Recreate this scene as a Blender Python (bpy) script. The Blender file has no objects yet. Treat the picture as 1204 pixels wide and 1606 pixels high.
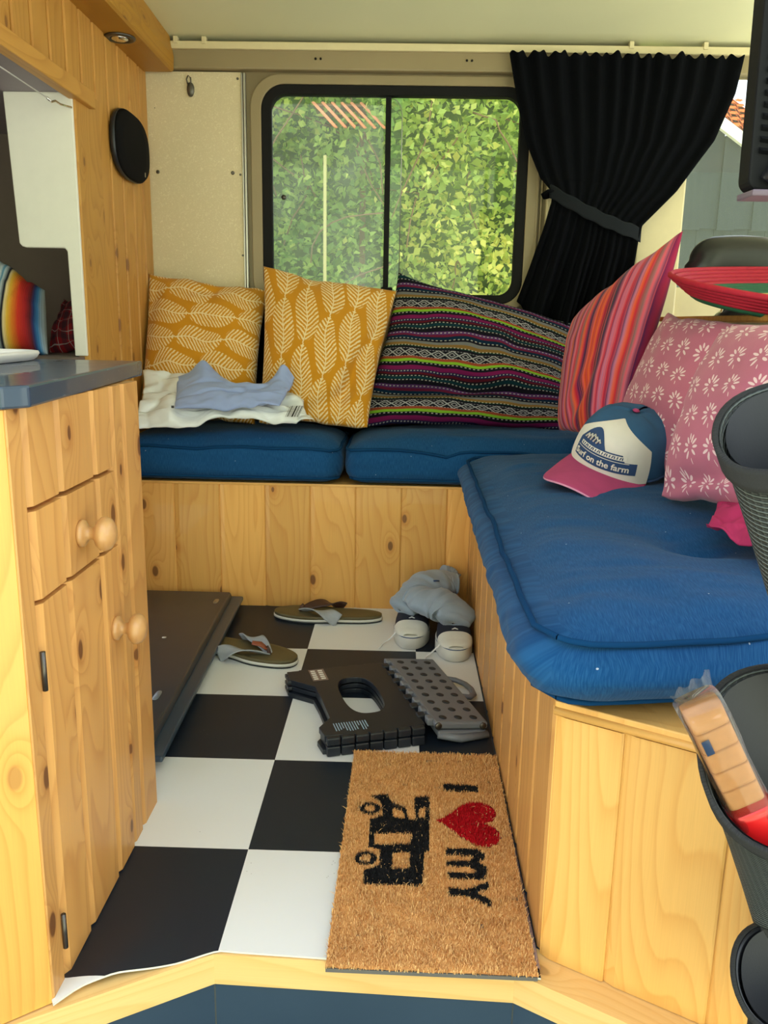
import bpy, math, random
import numpy as np
from mathutils import Matrix, Vector
C = bpy.context.scene.collection
SC = bpy.context.scene
random.seed(7); rng = np.random.default_rng(7)
PI = math.pi
# ------------------------------------------------------------------ camera
cam_d = bpy.data.cameras.new('camera'); cam = bpy.data.objects.new('camera', cam_d); C.objects.link(cam)
cam_d.sensor_fit = 'HORIZONTAL'; cam_d.sensor_width = 36.0; cam_d.lens = 1305.05/1204*36.0
cam_d.clip_start = 0.05; cam_d.clip_end = 200
r_ = Vector((0.99956182, 0.02376822, 0.01764225)); u_ = Vector((-0.02250307, 0.22297397, 0.97456463)); f_ = Vector((-0.0192299, 0.9745346, -0.22341112))
m_ = Matrix(((r_.x, u_.x, -f_.x, 0.24771), (r_.y, u_.y, -f_.y, -1.2601), (r_.z, u_.z, -f_.z, 0.89259), (0, 0, 0, 1)))
cam.matrix_world = m_
SC.camera = cam
# ------------------------------------------------------------------ world, sun, exposure
SC.view_settings.view_transform = 'Standard'; SC.view_settings.look = 'None'; SC.view_settings.gamma = 1
SC.view_settings.use_curve_mapping = False
SC.view_settings.exposure = 1.03
W = bpy.data.worlds.new('world'); SC.world = W; W.use_nodes = True
nt = W.node_tree; nt.nodes.clear()
o = nt.nodes.new('ShaderNodeOutputWorld'); bg = nt.nodes.new('ShaderNodeBackground'); bg.inputs[1].default_value = 1.35
tc = nt.nodes.new('ShaderNodeTexCoord'); sp = nt.nodes.new('ShaderNodeSeparateXYZ'); rp = nt.nodes.new('ShaderNodeValToRGB')
nt.links.new(tc.outputs['Generated'], sp.inputs[0]); nt.links.new(sp.outputs[2], rp.inputs[0])
rp.color_ramp.elements[0].position = 0.0; rp.color_ramp.elements[0].color = (0.87, 0.94, 1.0, 1)
rp.color_ramp.elements[1].position = 0.9; rp.color_ramp.elements[1].color = (0.74, 0.86, 1.0, 1)
nt.links.new(rp.outputs[0], bg.inputs[0]); nt.links.new(bg.outputs[0], o.inputs[0])
sun_d = bpy.data.lights.new('sun', 'SUN'); sun = bpy.data.objects.new('sun', sun_d); C.objects.link(sun)
sun_d.energy = 25.0; sun_d.angle = 0.03; sun_d.color = (1.0, 0.95, 0.83)
sun.rotation_euler = Vector((-0.30, -0.50, -0.80)).to_track_quat('-Z', 'Y').to_euler()   # light travels this way

# ------------------------------------------------------------------ node expression helper
class X:
    def __init__(s, k): s.k = k
    def __add__(a, b): return mth('ADD', a, b)
    __radd__ = __add__
    def __sub__(a, b): return mth('SUBTRACT', a, b)
    def __rsub__(a, b): return mth('SUBTRACT', b, a)
    def __mul__(a, b): return mth('MULTIPLY', a, b)
    __rmul__ = __mul__
    def __truediv__(a, b): return mth('DIVIDE', a, b)
    def __rtruediv__(a, b): return mth('DIVIDE', b, a)
    def __pow__(a, b): return mth('POWER', a, b)
NT = None
def put(sock, v):
    if isinstance(v, X): NT.links.new(v.k, sock)
    elif isinstance(v, (tuple, list)): sock.default_value = tuple(v) + ((1,) if len(v) == 3 and len(sock.default_value) == 4 else ())
    else: sock.default_value = v
def mth(op, *a):
    n = NT.nodes.new('ShaderNodeMath'); n.operation = op
    for i, v in enumerate(a): put(n.inputs[i], v)
    return X(n.outputs[0])
sin = lambda a: mth('SINE', a)
ab = lambda a: mth('ABSOLUTE', a)
flo = lambda a: mth('FLOOR', a)
fra = lambda a: mth('FRACT', a)
mod = lambda a, b: mth('FLOORED_MODULO', a, b)
gt = lambda a, b: mth('GREATER_THAN', a, b)
lt = lambda a, b: mth('LESS_THAN', a, b)
mn = lambda a, b: mth('MINIMUM', a, b)
mx = lambda a, b: mth('MAXIMUM', a, b)
sq = lambda a: mth('SQRT', mx(a, 0.0))
def clampx(a): return mn(mx(a, 0.0), 1.0)
def ss(a, lo, hi):
    n = NT.nodes.new('ShaderNodeMapRange'); n.interpolation_type = 'SMOOTHSTEP'; put(n.inputs[0], a)
    n.inputs[1].default_value = lo; n.inputs[2].default_value = hi; return X(n.outputs[0])
def xyz(x, y=0.0, z=0.0):
    n = NT.nodes.new('ShaderNodeCombineXYZ'); put(n.inputs[0], x); put(n.inputs[1], y); put(n.inputs[2], z); return X(n.outputs[0])
def sepx(v):
    n = NT.nodes.new('ShaderNodeSeparateXYZ'); put(n.inputs[0], v); return [X(q) for q in n.outputs]
def uvc():
    n = NT.nodes.new('ShaderNodeUVMap'); return sepx(X(n.outputs[0]))[:2]
def objc():
    n = NT.nodes.new('ShaderNodeTexCoord'); return sepx(X(n.outputs['Object']))
def rnd(): return X(NT.nodes.new('ShaderNodeObjectInfo').outputs['Random'])
def noise(v, sc=5.0, det=2.0, rough=.5, dist=0.0):
    n = NT.nodes.new('ShaderNodeTexNoise'); put(n.inputs['Vector'], v); n.inputs['Scale'].default_value = sc
    n.inputs['Detail'].default_value = det; n.inputs['Roughness'].default_value = rough; n.inputs['Distortion'].default_value = dist
    return X(n.outputs[0])
def voro(v, sc=5.0, rn=1.0, feat='F1'):
    n = NT.nodes.new('ShaderNodeTexVoronoi'); n.feature = feat; n.voronoi_dimensions = '2D'; put(n.inputs['Vector'], v); n.inputs['Scale'].default_value = sc
    n.inputs['Randomness'].default_value = rn
    return X(n.outputs['Distance']), (X(n.outputs['Color']) if feat == 'F1' else None)
def mix(f, a, b):
    n = NT.nodes.new('ShaderNodeMix'); n.data_type = 'RGBA'; n.clamp_factor = True
    put(n.inputs[0], f); put(n.inputs[6], a); put(n.inputs[7], b); return X(n.outputs[2])
def scol(c, f):
    n = NT.nodes.new('ShaderNodeVectorMath'); n.operation = 'SCALE'; put(n.inputs[0], c if isinstance(c, X) else tuple(c[:3])); put(n.inputs[3], f); return X(n.outputs[0])
def ramp(f, stops, const=False):
    n = NT.nodes.new('ShaderNodeValToRGB'); put(n.inputs[0], f); cr = n.color_ramp
    if const: cr.interpolation = 'CONSTANT'
    stops = sorted(stops)
    while len(cr.elements) < len(stops): cr.elements.new(0.5)
    for e, (p, c) in zip(cr.elements, stops): e.position = p; e.color = tuple(c) + (1,)
    return X(n.outputs[0])
def bump(h, strength=.3, dist=.002, normal=None):
    n = NT.nodes.new('ShaderNodeBump'); put(n.inputs['Height'], h); n.inputs['Strength'].default_value = strength; n.inputs['Distance'].default_value = dist
    if normal: put(n.inputs['Normal'], normal)
    return X(n.outputs[0])
def srgb(r, g, b):
    f = lambda c: (c/255/12.92) if c/255 <= .04045 else ((c/255+.055)/1.055)**2.4
    return (f(r), f(g), f(b))
MATS = {}
def mat(name, col=(.5, .5, .5), rough=.6, metal=0.0, fn=None, spec=.5, sheen=0.0, coat=0.0, trans=0.0, alpha=1.0):
    global NT
    m = bpy.data.materials.new(name); m.use_nodes = True; NT = m.node_tree
    b = NT.nodes['Principled BSDF']
    b.inputs['Base Color'].default_value = tuple(col)+(1,); b.inputs['Roughness'].default_value = rough; b.inputs['Metallic'].default_value = metal
    b.inputs['Specular IOR Level'].default_value = spec; b.inputs['Sheen Weight'].default_value = sheen; b.inputs['Coat Weight'].default_value = coat
    b.inputs['Transmission Weight'].default_value = trans; b.inputs['Alpha'].default_value = alpha
    if fn:
        o = fn() or {}
        for k, v in o.items(): put(b.inputs[k], v)
    MATS[name] = m
    return m
def soft(name, col, rough=.6, amp=.12, sc=40., **kw):
    """plain coloured surface with a little uneven tone and fine relief"""
    def fn():
        x, y, z = objc(); n = noise(xyz(x, y, z), sc, 4.0); g = noise(xyz(x, y, z), sc*12, 2.0)
        return {'Base Color': scol(col, 1-amp+2*amp*n), 'Normal': bump(g, .15, .0008)}
    return mat(name, col, rough, fn=fn, **kw)

# ------------------------------------------------------------------ mesh helpers
def vnoise(p, seed=0):
    p = np.asarray(p, float); i = np.floor(p).astype(np.int64); f = p-i; f = f*f*(3-2*f)
    def h(a):
        n = (a[..., 0]*73856093) ^ (a[..., 1]*19349663) ^ (a[..., 2]*83492791) ^ (seed*2654435)
        n = (n ^ (n >> 13))*1274126177 & 0x7fffffff
        return ((n ^ (n >> 16)) & 0xffff)/32767.5-1
    out = 0
    for dx in (0, 1):
        for dy in (0, 1):
            for dz in (0, 1):
                w = (f[..., 0] if dx else 1-f[..., 0])*(f[..., 1] if dy else 1-f[..., 1])*(f[..., 2] if dz else 1-f[..., 2])
                out = out+w*h(i+np.array([dx, dy, dz]))
    return out
def fbm(p, o=3, seed=0):
    p = np.asarray(p, float); a = 1; t = 0
    for k in range(o): t = t+a*vnoise(p*(2**k), seed+k*17); a *= .5
    return t
class MB:
    def __init__(s): s.v = []; s.f = []; s.uv = []; s.smooth = []
    def add(s, v, f, uv=None, smooth=False):
        n = len(s.v); s.v += [tuple(map(float, p)) for p in v]
        s.uv += [tuple(map(float, p)) for p in uv] if uv is not None else [(0., 0.)]*len(v)
        s.f += [tuple(n+i for i in q) for q in f]; s.smooth += [smooth]*len(f); return s
    def box(s, a, b):
        x0, y0, z0 = a; x1, y1, z1 = b
        v = [(x, y, z) for z in (z0, z1) for y in (y0, y1) for x in (x0, x1)]
        return s.add(v, [(0, 2, 3, 1), (4, 5, 7, 6), (0, 1, 5, 4), (2, 6, 7, 3), (0, 4, 6, 2), (1, 3, 7, 5)], [(p[0]+p[1], p[2]) for p in v])
    def prism(s, poly, z0, z1, top=None, f=None):
        """polygon in XY extruded in z; f maps (x,y,z)->world"""
        n = len(poly); top = top or poly
        v = [(x, y, z0) for x, y in poly]+[(x, y, z1) for x, y in top]; uv = [(p[0], p[1]) for p in v]
        if f: v = [f(*p) for p in v]
        return s.add(v, [tuple(range(n))[::-1], tuple(range(n, 2*n))]+[(i, (i+1) % n, n+(i+1) % n, n+i) for i in range(n)], uv)
    def tube(s, pts, r, n=10, cap=True, flat=1.0, upv=None):
        pts = [Vector(p) for p in pts]; m = len(pts); v = []; uv = []; prev = None; L = 0
        for i, p in enumerate(pts):
            t = (pts[min(i+1, m-1)]-pts[max(i-1, 0)]).normalized()
            if prev is None:
                a = Vector(upv) if upv else (Vector((0, 0, 1)) if abs(t.z) < .9 else Vector((1, 0, 0)))
                prev = (a-t*a.dot(t)).normalized()
            else: prev = (prev-t*prev.dot(t)).normalized()
            b = t.cross(prev); rr = r[i] if isinstance(r, (list, tuple)) else r
            if i: L += (p-pts[i-1]).length
            for k in range(n):
                q = 2*PI*k/n; v.append(p+prev*math.cos(q)*rr*flat+b*math.sin(q)*rr); uv.append((k/n, L))
        f = [(i*n+k, i*n+(k+1) % n, (i+1)*n+(k+1) % n, (i+1)*n+k) for i in range(m-1) for k in range(n)]
        if cap: f += [tuple(range(n))[::-1], tuple((m-1)*n+k for k in range(n))]
        return s.add(v, f, uv, True)
    def lathe(s, prof, c, ax=(0, 0, 1), n=24, sx=1.0, sy=1.0):
        """prof: (radius, height) along ax from c"""
        ax = Vector(ax).normalized(); a = Vector((0, 0, 1)) if abs(ax.z) < .9 else Vector((1, 0, 0))
        e1 = (a-ax*a.dot(ax)).normalized(); e2 = ax.cross(e1); c = Vector(c); v = []; uv = []
        for r, h in prof:
            for k in range(n):
                q = 2*PI*k/n; v.append(c+ax*h+e1*math.cos(q)*r*sx+e2*math.sin(q)*r*sy); uv.append((k/n, h))
        m = len(prof); f = [(i*n+k, i*n+(k+1) % n, (i+1)*n+(k+1) % n, (i+1)*n+k) for i in range(m-1) for k in range(n)]
        f += [tuple(range(n))[::-1], tuple((m-1)*n+k for k in range(n))]
        return s.add(v, f, uv, True)
    def grid(s, P, uv=None, cu=False, cv=False, smooth=True, flip=False):
        """P: array (nu, nv, 3)"""
        P = np.asarray(P, float); nu, nv = P.shape[:2]
        if uv is None:
            a, b = np.meshgrid(np.linspace(0, 1, nu), np.linspace(0, 1, nv), indexing='ij'); uv = np.stack([a, b], -1)
        f = []
        for i in range(nu if cu else nu-1):
            for j in range(nv if cv else nv-1):
                q = (i*nv+j, ((i+1) % nu)*nv+j, ((i+1) % nu)*nv+(j+1) % nv, i*nv+(j+1) % nv); f.append(q[::-1] if flip else q)
        return s.add(P.reshape(-1, 3), f, np.asarray(uv).reshape(-1, 2), smooth)
    def obj(s, name, m, parent=None, kind=None, label=None, cat=None, group=None, bevel=0, mods=None):
        me = bpy.data.meshes.new(name); me.from_pydata(s.v, [], s.f)
        if isinstance(m, (list, tuple)):
            for q in m: me.materials.append(q)
        else: me.materials.append(m)
        lay = me.uv_layers.new(name='UVMap')
        idx = np.empty(len(me.loops), np.int32); me.loops.foreach_get('vertex_index', idx)
        lay.data.foreach_set('uv', np.asarray(s.uv, np.float32)[idx].ravel())
        me.polygons.foreach_set('use_smooth', s.smooth); me.update()
        return link(name, me, parent, kind, label, cat, group, bevel)
def link(name, me, parent=None, kind=None, label=None, cat=None, group=None, bevel=0):
    o = bpy.data.objects.new(name, me); C.objects.link(o)
    if parent:
        o.parent = parent
        q = parent; off = Vector((0, 0, 0))
        while q: off += q.location; q = q.parent
        o.location = -off
    if kind: o['kind'] = kind
    if label: o['label'] = label
    if cat: o['category'] = cat
    if group: o['group'] = group
    if bevel:
        b = o.modifiers.new('bevel', 'BEVEL'); b.width = bevel; b.segments = 2; b.limit_method = 'ANGLE'; b.angle_limit = .6
    return o
def thing(name, loc, label, cat, group=None):
    o = bpy.data.objects.new(name, None); C.objects.link(o); o.location = loc; o.empty_display_size = .05
    o['label'] = label; o['category'] = cat
    if group: o['group'] = group
    return o
def box(name, a, b, m, parent=None, bevel=0, **k): return MB().box(a, b).obj(name, m, parent, bevel=bevel, **k)
def rrect(x0, x1, z0, z1, r, n=8):
    out = []
    for cx, cz, a0 in ((x1-r, z1-r, 0), (x0+r, z1-r, 90), (x0+r, z0+r, 180), (x1-r, z0+r, 270)):
        for k in range(n+1):
            a = math.radians(a0+90*k/n); out.append((cx+r*math.cos(a), cz+r*math.sin(a)))
    return out
def ringm(mb, outer, inner, y0, y1, f=None):
    """frame between two loops of equal length, in XZ, from depth y0 (front) to y1"""
    f = f or (lambda x, y, z: (x, y, z)); n = len(outer)
    v = [f(x, y0, z) for x, z in outer]+[f(x, y0, z) for x, z in inner]+[f(x, y1, z) for x, z in outer]+[f(x, y1, z) for x, z in inner]
    F = []
    for i in range(n):
        j = (i+1) % n
        F += [(i, j, n+j, n+i)[::-1], (2*n+i, 2*n+j, 3*n+j, 3*n+i), (i, j, 2*n+j, 2*n+i), (n+i, n+j, 3*n+j, 3*n+i)[::-1]]
    return mb.add(v, F, [(p[0], p[2]) for p in v])
# tongue-and-groove boards: one shared mesh per size
_pl = {}
def plank(w, h, t, P0, au, an, parent, m, name='plank', groove=True, label=None, flip=False, gd=1.0):
    """upright board of width w along au, height h, thickness t behind the face whose normal is an"""
    au = Vector(au).normalized(); an = Vector(an).normalized(); sg = 1 if au.cross(an).z > 0 else -1
    key = (round(w, 4), round(h, 4), t, groove, m.name, sg, flip, gd)
    if key not in _pl:
        if groove: sec = [(0, -t), (w, -t), (w, -.004), (w-.003, 0), (.0155, 0), (.005, -.0065), (.0035, -.0075), (0.0015, -.010), (0, -.010)]
        else: sec = [(0, -t), (w, -t), (w, -.0015), (w-.0015, 0), (.0015, 0), (0, -.0015)]
        if groove: sec = [(a, b*gd if b > -t else b) for a, b in sec]
        if flip: sec = [(w-a, b) for a, b in sec][::-1]
        if sg < 0: sec = [(a, -b) for a, b in sec][::-1]
        n = len(sec); v = [(a, b, 0) for a, b in sec]+[(a, b, h) for a, b in sec]
        me = bpy.data.meshes.new(name); me.from_pydata(v, [], [tuple(range(n))[::-1], tuple(range(n, 2*n))]+[(i, (i+1) % n, n+(i+1) % n, n+i) for i in range(n)]); me.materials.append(m)
        lay = me.uv_layers.new(name='UVMap')
        for l in me.loops: c = v[l.vertex_index]; lay.data[l.index].uv = (c[0], c[2])
        me.update(); _pl[key] = me
    o = bpy.data.objects.new(name, _pl[key]); C.objects.link(o)
    ay = an*sg
    o.rotation_euler = Matrix(((au.x, ay.x, 0), (au.y, ay.y, 0), (au.z, ay.z, 1))).to_euler()
    off = Vector((0, 0, 0)); q = parent
    while q: off += q.location; q = q.parent
    if parent: o.parent = parent
    o.location = Vector(P0)-off
    if label: o['label'] = label
    return o
def text_mesh(s, size, depth, xf, name, m, parent, bold=0.0, align='CENTER', sx=1.0):
    """lettering as thin raised geometry; xf maps local (x, y, z) to world"""
    cu = bpy.data.curves.new('t', 'FONT'); cu.body = s; cu.size = size; cu.extrude = depth; cu.offset = bold; cu.align_x = align; cu.align_y = 'CENTER'; cu.resolution_u = 3
    to = bpy.data.objects.new('t', cu); C.objects.link(to)
    me = bpy.data.meshes.new_from_object(to.evaluated_get(bpy.context.evaluated_depsgraph_get()))
    bpy.data.objects.remove(to); bpy.data.curves.remove(cu)
    for v in me.vertices: v.co = xf(v.co.x*sx, v.co.y, v.co.z)
    me.materials.clear(); me.materials.append(m); me.name = name
    return link(name, me, parent)
# ------------------------------------------------------------------ materials
def pine_fn(base, dark, kamt=1.0, tone=.12):
    def fn():
        u, v = uvc(); r = rnd(); u2 = u+r*17.3; v2 = v+r*9.1
        d, c = voro(xyz(u2*8.0, v2*4.2, 0.0), 1.0, .85); cr = sepx(c)[0]
        on = gt(cr, .38); k = mth('EXPONENT', d*d*-26.0)*on
        n = noise(xyz(u2*7.0, v2*1.1, r*5.0), 1.0, 1.0); n2 = noise(xyz(u2*30.0, v2*3.0, 0.0), 1.0, 3.0)
        fld = u2*34.0+n*13.0+n2*.5+k*3.0
        t = fra(fld); ring = (t**3.0)*ss(1.0-t, 0.0, .12)
        fib = noise(xyz(u2*500.0, v2*10.0, 0.0), 1.0, 2.0)
        big = noise(xyz(u2*10.0, v2*1.2, 3.0), 1.0, 2.0)
        col = mix(ring*.62, base, dark); col = mix(big*.35, col, dark)
        col = scol(col, 1.0-tone+tone*2.0*r+(fib-.5)*.16)
        kn = sepx(c)[1]*.05+.035
        halo = on*(1.0-ss(d, .05, .17))*kamt; core = on*(1.0-ss(d/kn, .75, 1.15))*kamt
        col = mix(halo*.4, col, (dark[0]*.85, dark[1]*.7, dark[2]*.55)); col = mix(core*.85, col, (.16, .06, .02))
        return {'Base Color': col, 'Roughness': .38+fib*.15, 'Normal': bump(fib*.3+ring*.5, .12, .0006)}
    return fn
pine = mat('pine_varnished', fn=pine_fn(srgb(232, 178, 100), srgb(206, 136, 60)), coat=.15, spec=.4)
pine_l = mat('pine_light', fn=pine_fn(srgb(230, 178, 100), srgb(206, 140, 60), .8, .06), coat=.25, spec=.4)
pine_side = mat('pine_aged', fn=pine_fn(srgb(216, 162, 94), srgb(176, 116, 58), 1.1, .08), coat=.1, spec=.4)
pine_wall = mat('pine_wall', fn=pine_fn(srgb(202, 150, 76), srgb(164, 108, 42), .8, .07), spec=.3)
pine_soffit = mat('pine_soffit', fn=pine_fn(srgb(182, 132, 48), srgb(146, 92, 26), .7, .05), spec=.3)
def f():
    u, v = uvc(); n = noise(xyz(u*4.0, v*80.0, 0.0), 1.0, 3.0)
    return {'Base Color': mix(n, srgb(214, 168, 112), srgb(178, 124, 70))}
knobw = mat('beech_knob', fn=f, rough=.35, coat=.3)
def f():
    x, y, z = objc(); tx = flo(x/.3); ty = mn(flo(y/.3), 3.0); k = gt(mod(tx+ty, 2.0), .5)
    n = noise(xyz(x, y, 0.0), 3.0, 4.0); g = noise(xyz(x, y, z), 900.0, 2.0)
    sp_, _ = voro(xyz(x, y, 0.0), 60.0); spk = lt(sp_, .05)*gt(noise(xyz(x, y, 0.0), 9.0, 2.0), .66)
    w = scol(srgb(232, 233, 234), .95+n*.08); b = scol(srgb(17, 28, 43), .8+n*.4)
    w = mix(spk*.6, w, srgb(110, 95, 80)); b = mix(spk*.5, b, srgb(120, 120, 120))
    return {'Base Color': mix(k, b, w), 'Roughness': .42+g*.12, 'Normal': bump(g, .12, .0005)}
vinyl = mat('checked_vinyl', fn=f, spec=.5)
def cream_fn(a, b, fib=True):
    def fn():
        x, y, z = objc(); d, c = voro(xyz(x*1.0+noise(xyz(x, y, z), 60.0, 2.0)*.02, y, z), 160.0)
        n = noise(xyz(x, y, z), 110.0, 3.0, .6, 2.0)
        return {'Base Color': mix(ss(n, .52, .68)*.55, a, b), 'Normal': bump(n, .1, .0006)}
    return fn
wallpan = mat('speckled_wallboard', fn=cream_fn(srgb(214, 200, 166), srgb(240, 230, 200)), rough=.6)
cream = soft('cream_paint', srgb(214, 200, 160), .5, .05)
ceilm = soft('ceiling_cream', srgb(224, 222, 188), .35, .05, 4.)
olive = soft('olive_metal', srgb(128, 112, 82), .45, .08, 12.)
olive_l = soft('olive_metal_light', srgb(146, 130, 98), .42, .06, 12.)
rubber = mat('black_rubber', (.003, .003, .004), .7, spec=.25)
white = soft('white_laminate', srgb(226, 222, 216), .35, .03)
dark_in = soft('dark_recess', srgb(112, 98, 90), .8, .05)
alu = mat('aluminium', (.42, .41, .38), .4, 1.0)
chrome = mat('chrome', (.8, .8, .8), .15, 1.0)
steel_d = mat('dark_steel', (.12, .11, .1), .4, .9)
def f():
    x, y, z = objc(); n = noise(xyz(x, y, z), 8.0, 4.0); s = noise(xyz(x*30.0, y*30.0, z*200.0), 1.0, 3.0)
    return {'Base Color': mix(ss(s, .66, .74)*.35, scol(srgb(46, 64, 84), .85+n*.3), srgb(150, 160, 170)), 'Roughness': .22+n*.15}
worktopm = mat('blue_grey_laminate', fn=f, coat=.3)
def f():
    x, y, z = objc(); n = noise(xyz(x, y, z), 5.0, 4.0)
    return {'Base Color': scol(srgb(48, 66, 84), .85+n*.3), 'Roughness': .3+n*.2}
stepm = mat('blue_step_laminate', fn=f, coat=.2)
def f():
    x, y, z = objc(); n = noise(xyz(x, y, z), 5.0, 4.0)
    return {'Base Color': mix(n, srgb(42, 46, 54), srgb(54, 58, 66)), 'Roughness': .28+n*.2}
darkpan = mat('charcoal_panel', fn=f, coat=.2)
def cloth_fn(a, b, sx=900., sy=120., amp=.5, lint=True):
    def fn():
        u, v = uvc(); n = noise(xyz(u*sx, v*sy, 0.0), 1.0, 3.0); m = noise(xyz(u*6.0, v*6.0, 0.0), 1.0, 3.0)
        w = sin(u*sx*1.6)*.5+.5
        col = mix(ss(n, .35, .72)*amp, a, b); col = scol(col, .86+m*.28)
        if lint:
            d, _ = voro(xyz(u, v, 0.0), 7.0); col = mix(lt(d, .008)*.6, col, srgb(200, 210, 220))
        return {'Base Color': col, 'Normal': bump(n+w*.3, .28, .0012)}
    return fn
blue = mat('blue_ribbed_upholstery', fn=cloth_fn(srgb(14, 64, 112), srgb(44, 98, 148), 700., 60., .45), rough=.9, sheen=.06, spec=.12)
bluepipe = mat('blue_piping', srgb(12, 56, 98), .9, spec=.1)
# leaf print ------------------------------------------------------------
def leaf_fn(rot):
    def fn():
        u, v = uvc()
        if rot: u, v = v, u
        g0, w0 = srgb(194, 132, 24), srgb(232, 212, 168)
        NC, NR = 5.6, 2.5
        wob = sin(v*NR*2*PI)*.012
        a = u*NC; col_i = flo(a); res = None
        for sh in (0.0, 1.0):
            aa = u*NC*.5+sh*.5+wob; ci = flo(aa); x = (fra(aa)-.5)*2.0*1.22          # -1..1 over two columns
            yy = v*NR+sh*.5+ci*.27; y = (fra(yy)-.5)*2.0*1.06
            x = x+sin(y*PI)*.1
            wid = (1.0-mn(ab(y-.0)**2.2, 1.0))*(.94-y*.22)
            wid = sq(mx(wid, 0.0))*.62
            inside = lt(ab(x), wid)*lt(ab(y), 1.0)
            nz = noise(xyz(x*3.0, y*4.0, ci), 1.0, 2.0)
            vein = gt(sin((y*40.0-ab(x)*26.0)+nz*4.0), .1)*gt(noise(xyz(x*9.0, y*30.0, ci), 1.0, 1.0), .36)
            rib = lt(ab(x), .028)
            q = mx(inside*vein, rib)
            res = q if res is None else mx(res, q)
        n = noise(xyz(u*300.0, v*300.0, 0.0), 1.0, 2.0); m = noise(xyz(u*5.0, v*5.0, 0.0), 1.0, 2.0)
        return {'Base Color': scol(mix(res*.88, g0, w0), .9+m*.12+n*.08), 'Normal': bump(n, .15, .0008)}
    return fn
leafA = mat('ochre_leaf_print_upright', fn=leaf_fn(False), rough=.85, sheen=.15, spec=.2)
leafB = mat('ochre_leaf_print_sideways', fn=leaf_fn(True), rough=.85, sheen=.15, spec=.2)
K_ = srgb
def woven_fn():
    u, v = uvc(); w = v*2.95-.10*u*(1.0-u)*4.0*v+noise(xyz(u*2.2, v*2.0, 0.0), 1.0, 1.0)*.34+noise(xyz(u*7.0, v*5.0, 0.0), 1.0, 2.0)*.05; t = fra(w)
    blk = K_(24, 22, 34)
    st = [(0.0, blk), (.04, K_(16, 52, 62)), (.09, blk), (.13, K_(92, 22, 38)), (.17, K_(38, 34, 76)), (.22, K_(122, 26, 86)), (.29, blk), (.36, K_(134, 190, 50)), (.41, K_(160, 74, 50)), (.455, blk), (.60, blk), (.63, K_(20, 56, 44)), (.655, K_(136, 104, 56)), (.71, K_(120, 120, 124)), (.76, blk), (.80, K_(14, 40, 66)), (.86, K_(110, 30, 60)), (.90, K_(92, 52, 112)), (.95, blk)]
    c = ramp(t, st, True)
    # diamond band between .455 and .60
    b = (t-.4575)/.14; xx = ab(fra(u*15.0)-.5)*2.0; yy = ab(b-.5)*2.0
    dm = ab(xx+yy-1.0); dia = lt(dm, .16)+lt(ab(xx*1.0+yy-.45), .10); dia = mx(dia, gt(ab(b-.5), .44)*gt(sin(u*420.0), -.4))
    c = mix(clampx(dia)*gt(b, 0.0)*lt(b, 1.0)*.75, c, K_(190, 188, 196))
    # dotted running stitches
    dots = None
    for y0, fr in ((.345, 300.), (.105, 330.), (.20, 380.), (.655, 360.), (.80, 300.), (.03, 330.), (.93, 330.)):
        q = lt(ab(t-y0), .0085)*gt(sin(u*fr), .1); dots = q if dots is None else mx(dots, q)
    c = mix(dots*.7, c, K_(200, 198, 190))
    n = noise(xyz(u*500.0, v*400.0, 0.0), 1.0, 2.0)
    return {'Base Color': scol(c, .50+n*.44), 'Normal': bump(n, .3, .0012)}
woven = mat('dark_woven_stripe', fn=woven_fn, rough=.9, sheen=.0, spec=.1)
def redstripe_fn():
    u, v = uvc(); t = fra(u*1.25+.02+noise(xyz(u*3.0, v*3.0, 0.0), 1.0, 2.0)*.03); t2 = noise(xyz(u*75.0, v*.6, 0.0), 1.0, 1.0)
    R, Pk, O_, P_, G_, L_ = K_(206, 40, 66), K_(226, 116, 140), K_(238, 104, 62), K_(84, 34, 84), K_(128, 104, 104), K_(196, 120, 160)
    seq = [Pk, R, P_, L_, O_, R, G_, Pk, P_, R, L_, O_, P_, Pk, R, G_, O_, R, P_, K_(60, 40, 60), O_, K_(196, 52, 30), O_, R, K_(120, 30, 40), K_(70, 66, 74), P_, Pk, R, L_]
    c = ramp(t, [(i/len(seq), k) for i, k in enumerate(seq)], False)
    c = mix(ss(t2, .55, .62)*.6, c, K_(226, 90, 110)); c = mix(ss(t2, .36, .30)*.7, c, K_(96, 40, 92))
    n = noise(xyz(u*500.0, v*500.0, 0.0), 1.0, 2.0)
    return {'Base Color': scol(c, .85+n*.3), 'Normal': bump(n, .25, .001)}
redstr = mat('red_multistripe', fn=redstripe_fn, rough=.9, sheen=.15, spec=.15)
def sprig_fn():
    u, v = uvc(); NU, NV = 6.0, 6.0
    base = K_(188, 106, 132); m = noise(xyz(u*2.5, v*2.5, 0.0), 1.0, 3.0); c = scol(base, .86+m*.26); res = None
    row = flo(v*NV); a = fra(u*NU+mod(row, 2.0)*.5)-.5; b = fra(v*NV)-.5
    a, b = a*.96+b*.3, b*.96-a*.3
    for i in range(8):
        th = math.radians(-155+i*310/7+90-90); th = math.radians([-140, -100, -62, -28, 28, 62, 100, 140][i])
        ex, ey = math.sin(th), math.cos(th)
        l = a*ex+b*ey; p = a*ey-b*ex
        q = lt(((l-.24)/.12)**2.0+(p/.042)**2.0, 1.0); res = q if res is None else mx(res, q)
    stem = mx(lt((a/.018)**2.0+((b+.38)/.08)**2.0, 1.0), lt((a/.035)**2.0+((b-.30)/.10)**2.0, 1.0))
    res = mx(res, stem)
    n = noise(xyz(u*400.0, v*400.0, 0.0), 1.0, 2.0)
    return {'Base Color': scol(mix(res*.85, c, K_(240, 214, 216)), .93+n*.14), 'Normal': bump(n, .15, .0008)}
sprig = mat('pink_sprig_print', fn=sprig_fn, rough=.9, sheen=.2, spec=.15)
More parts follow.
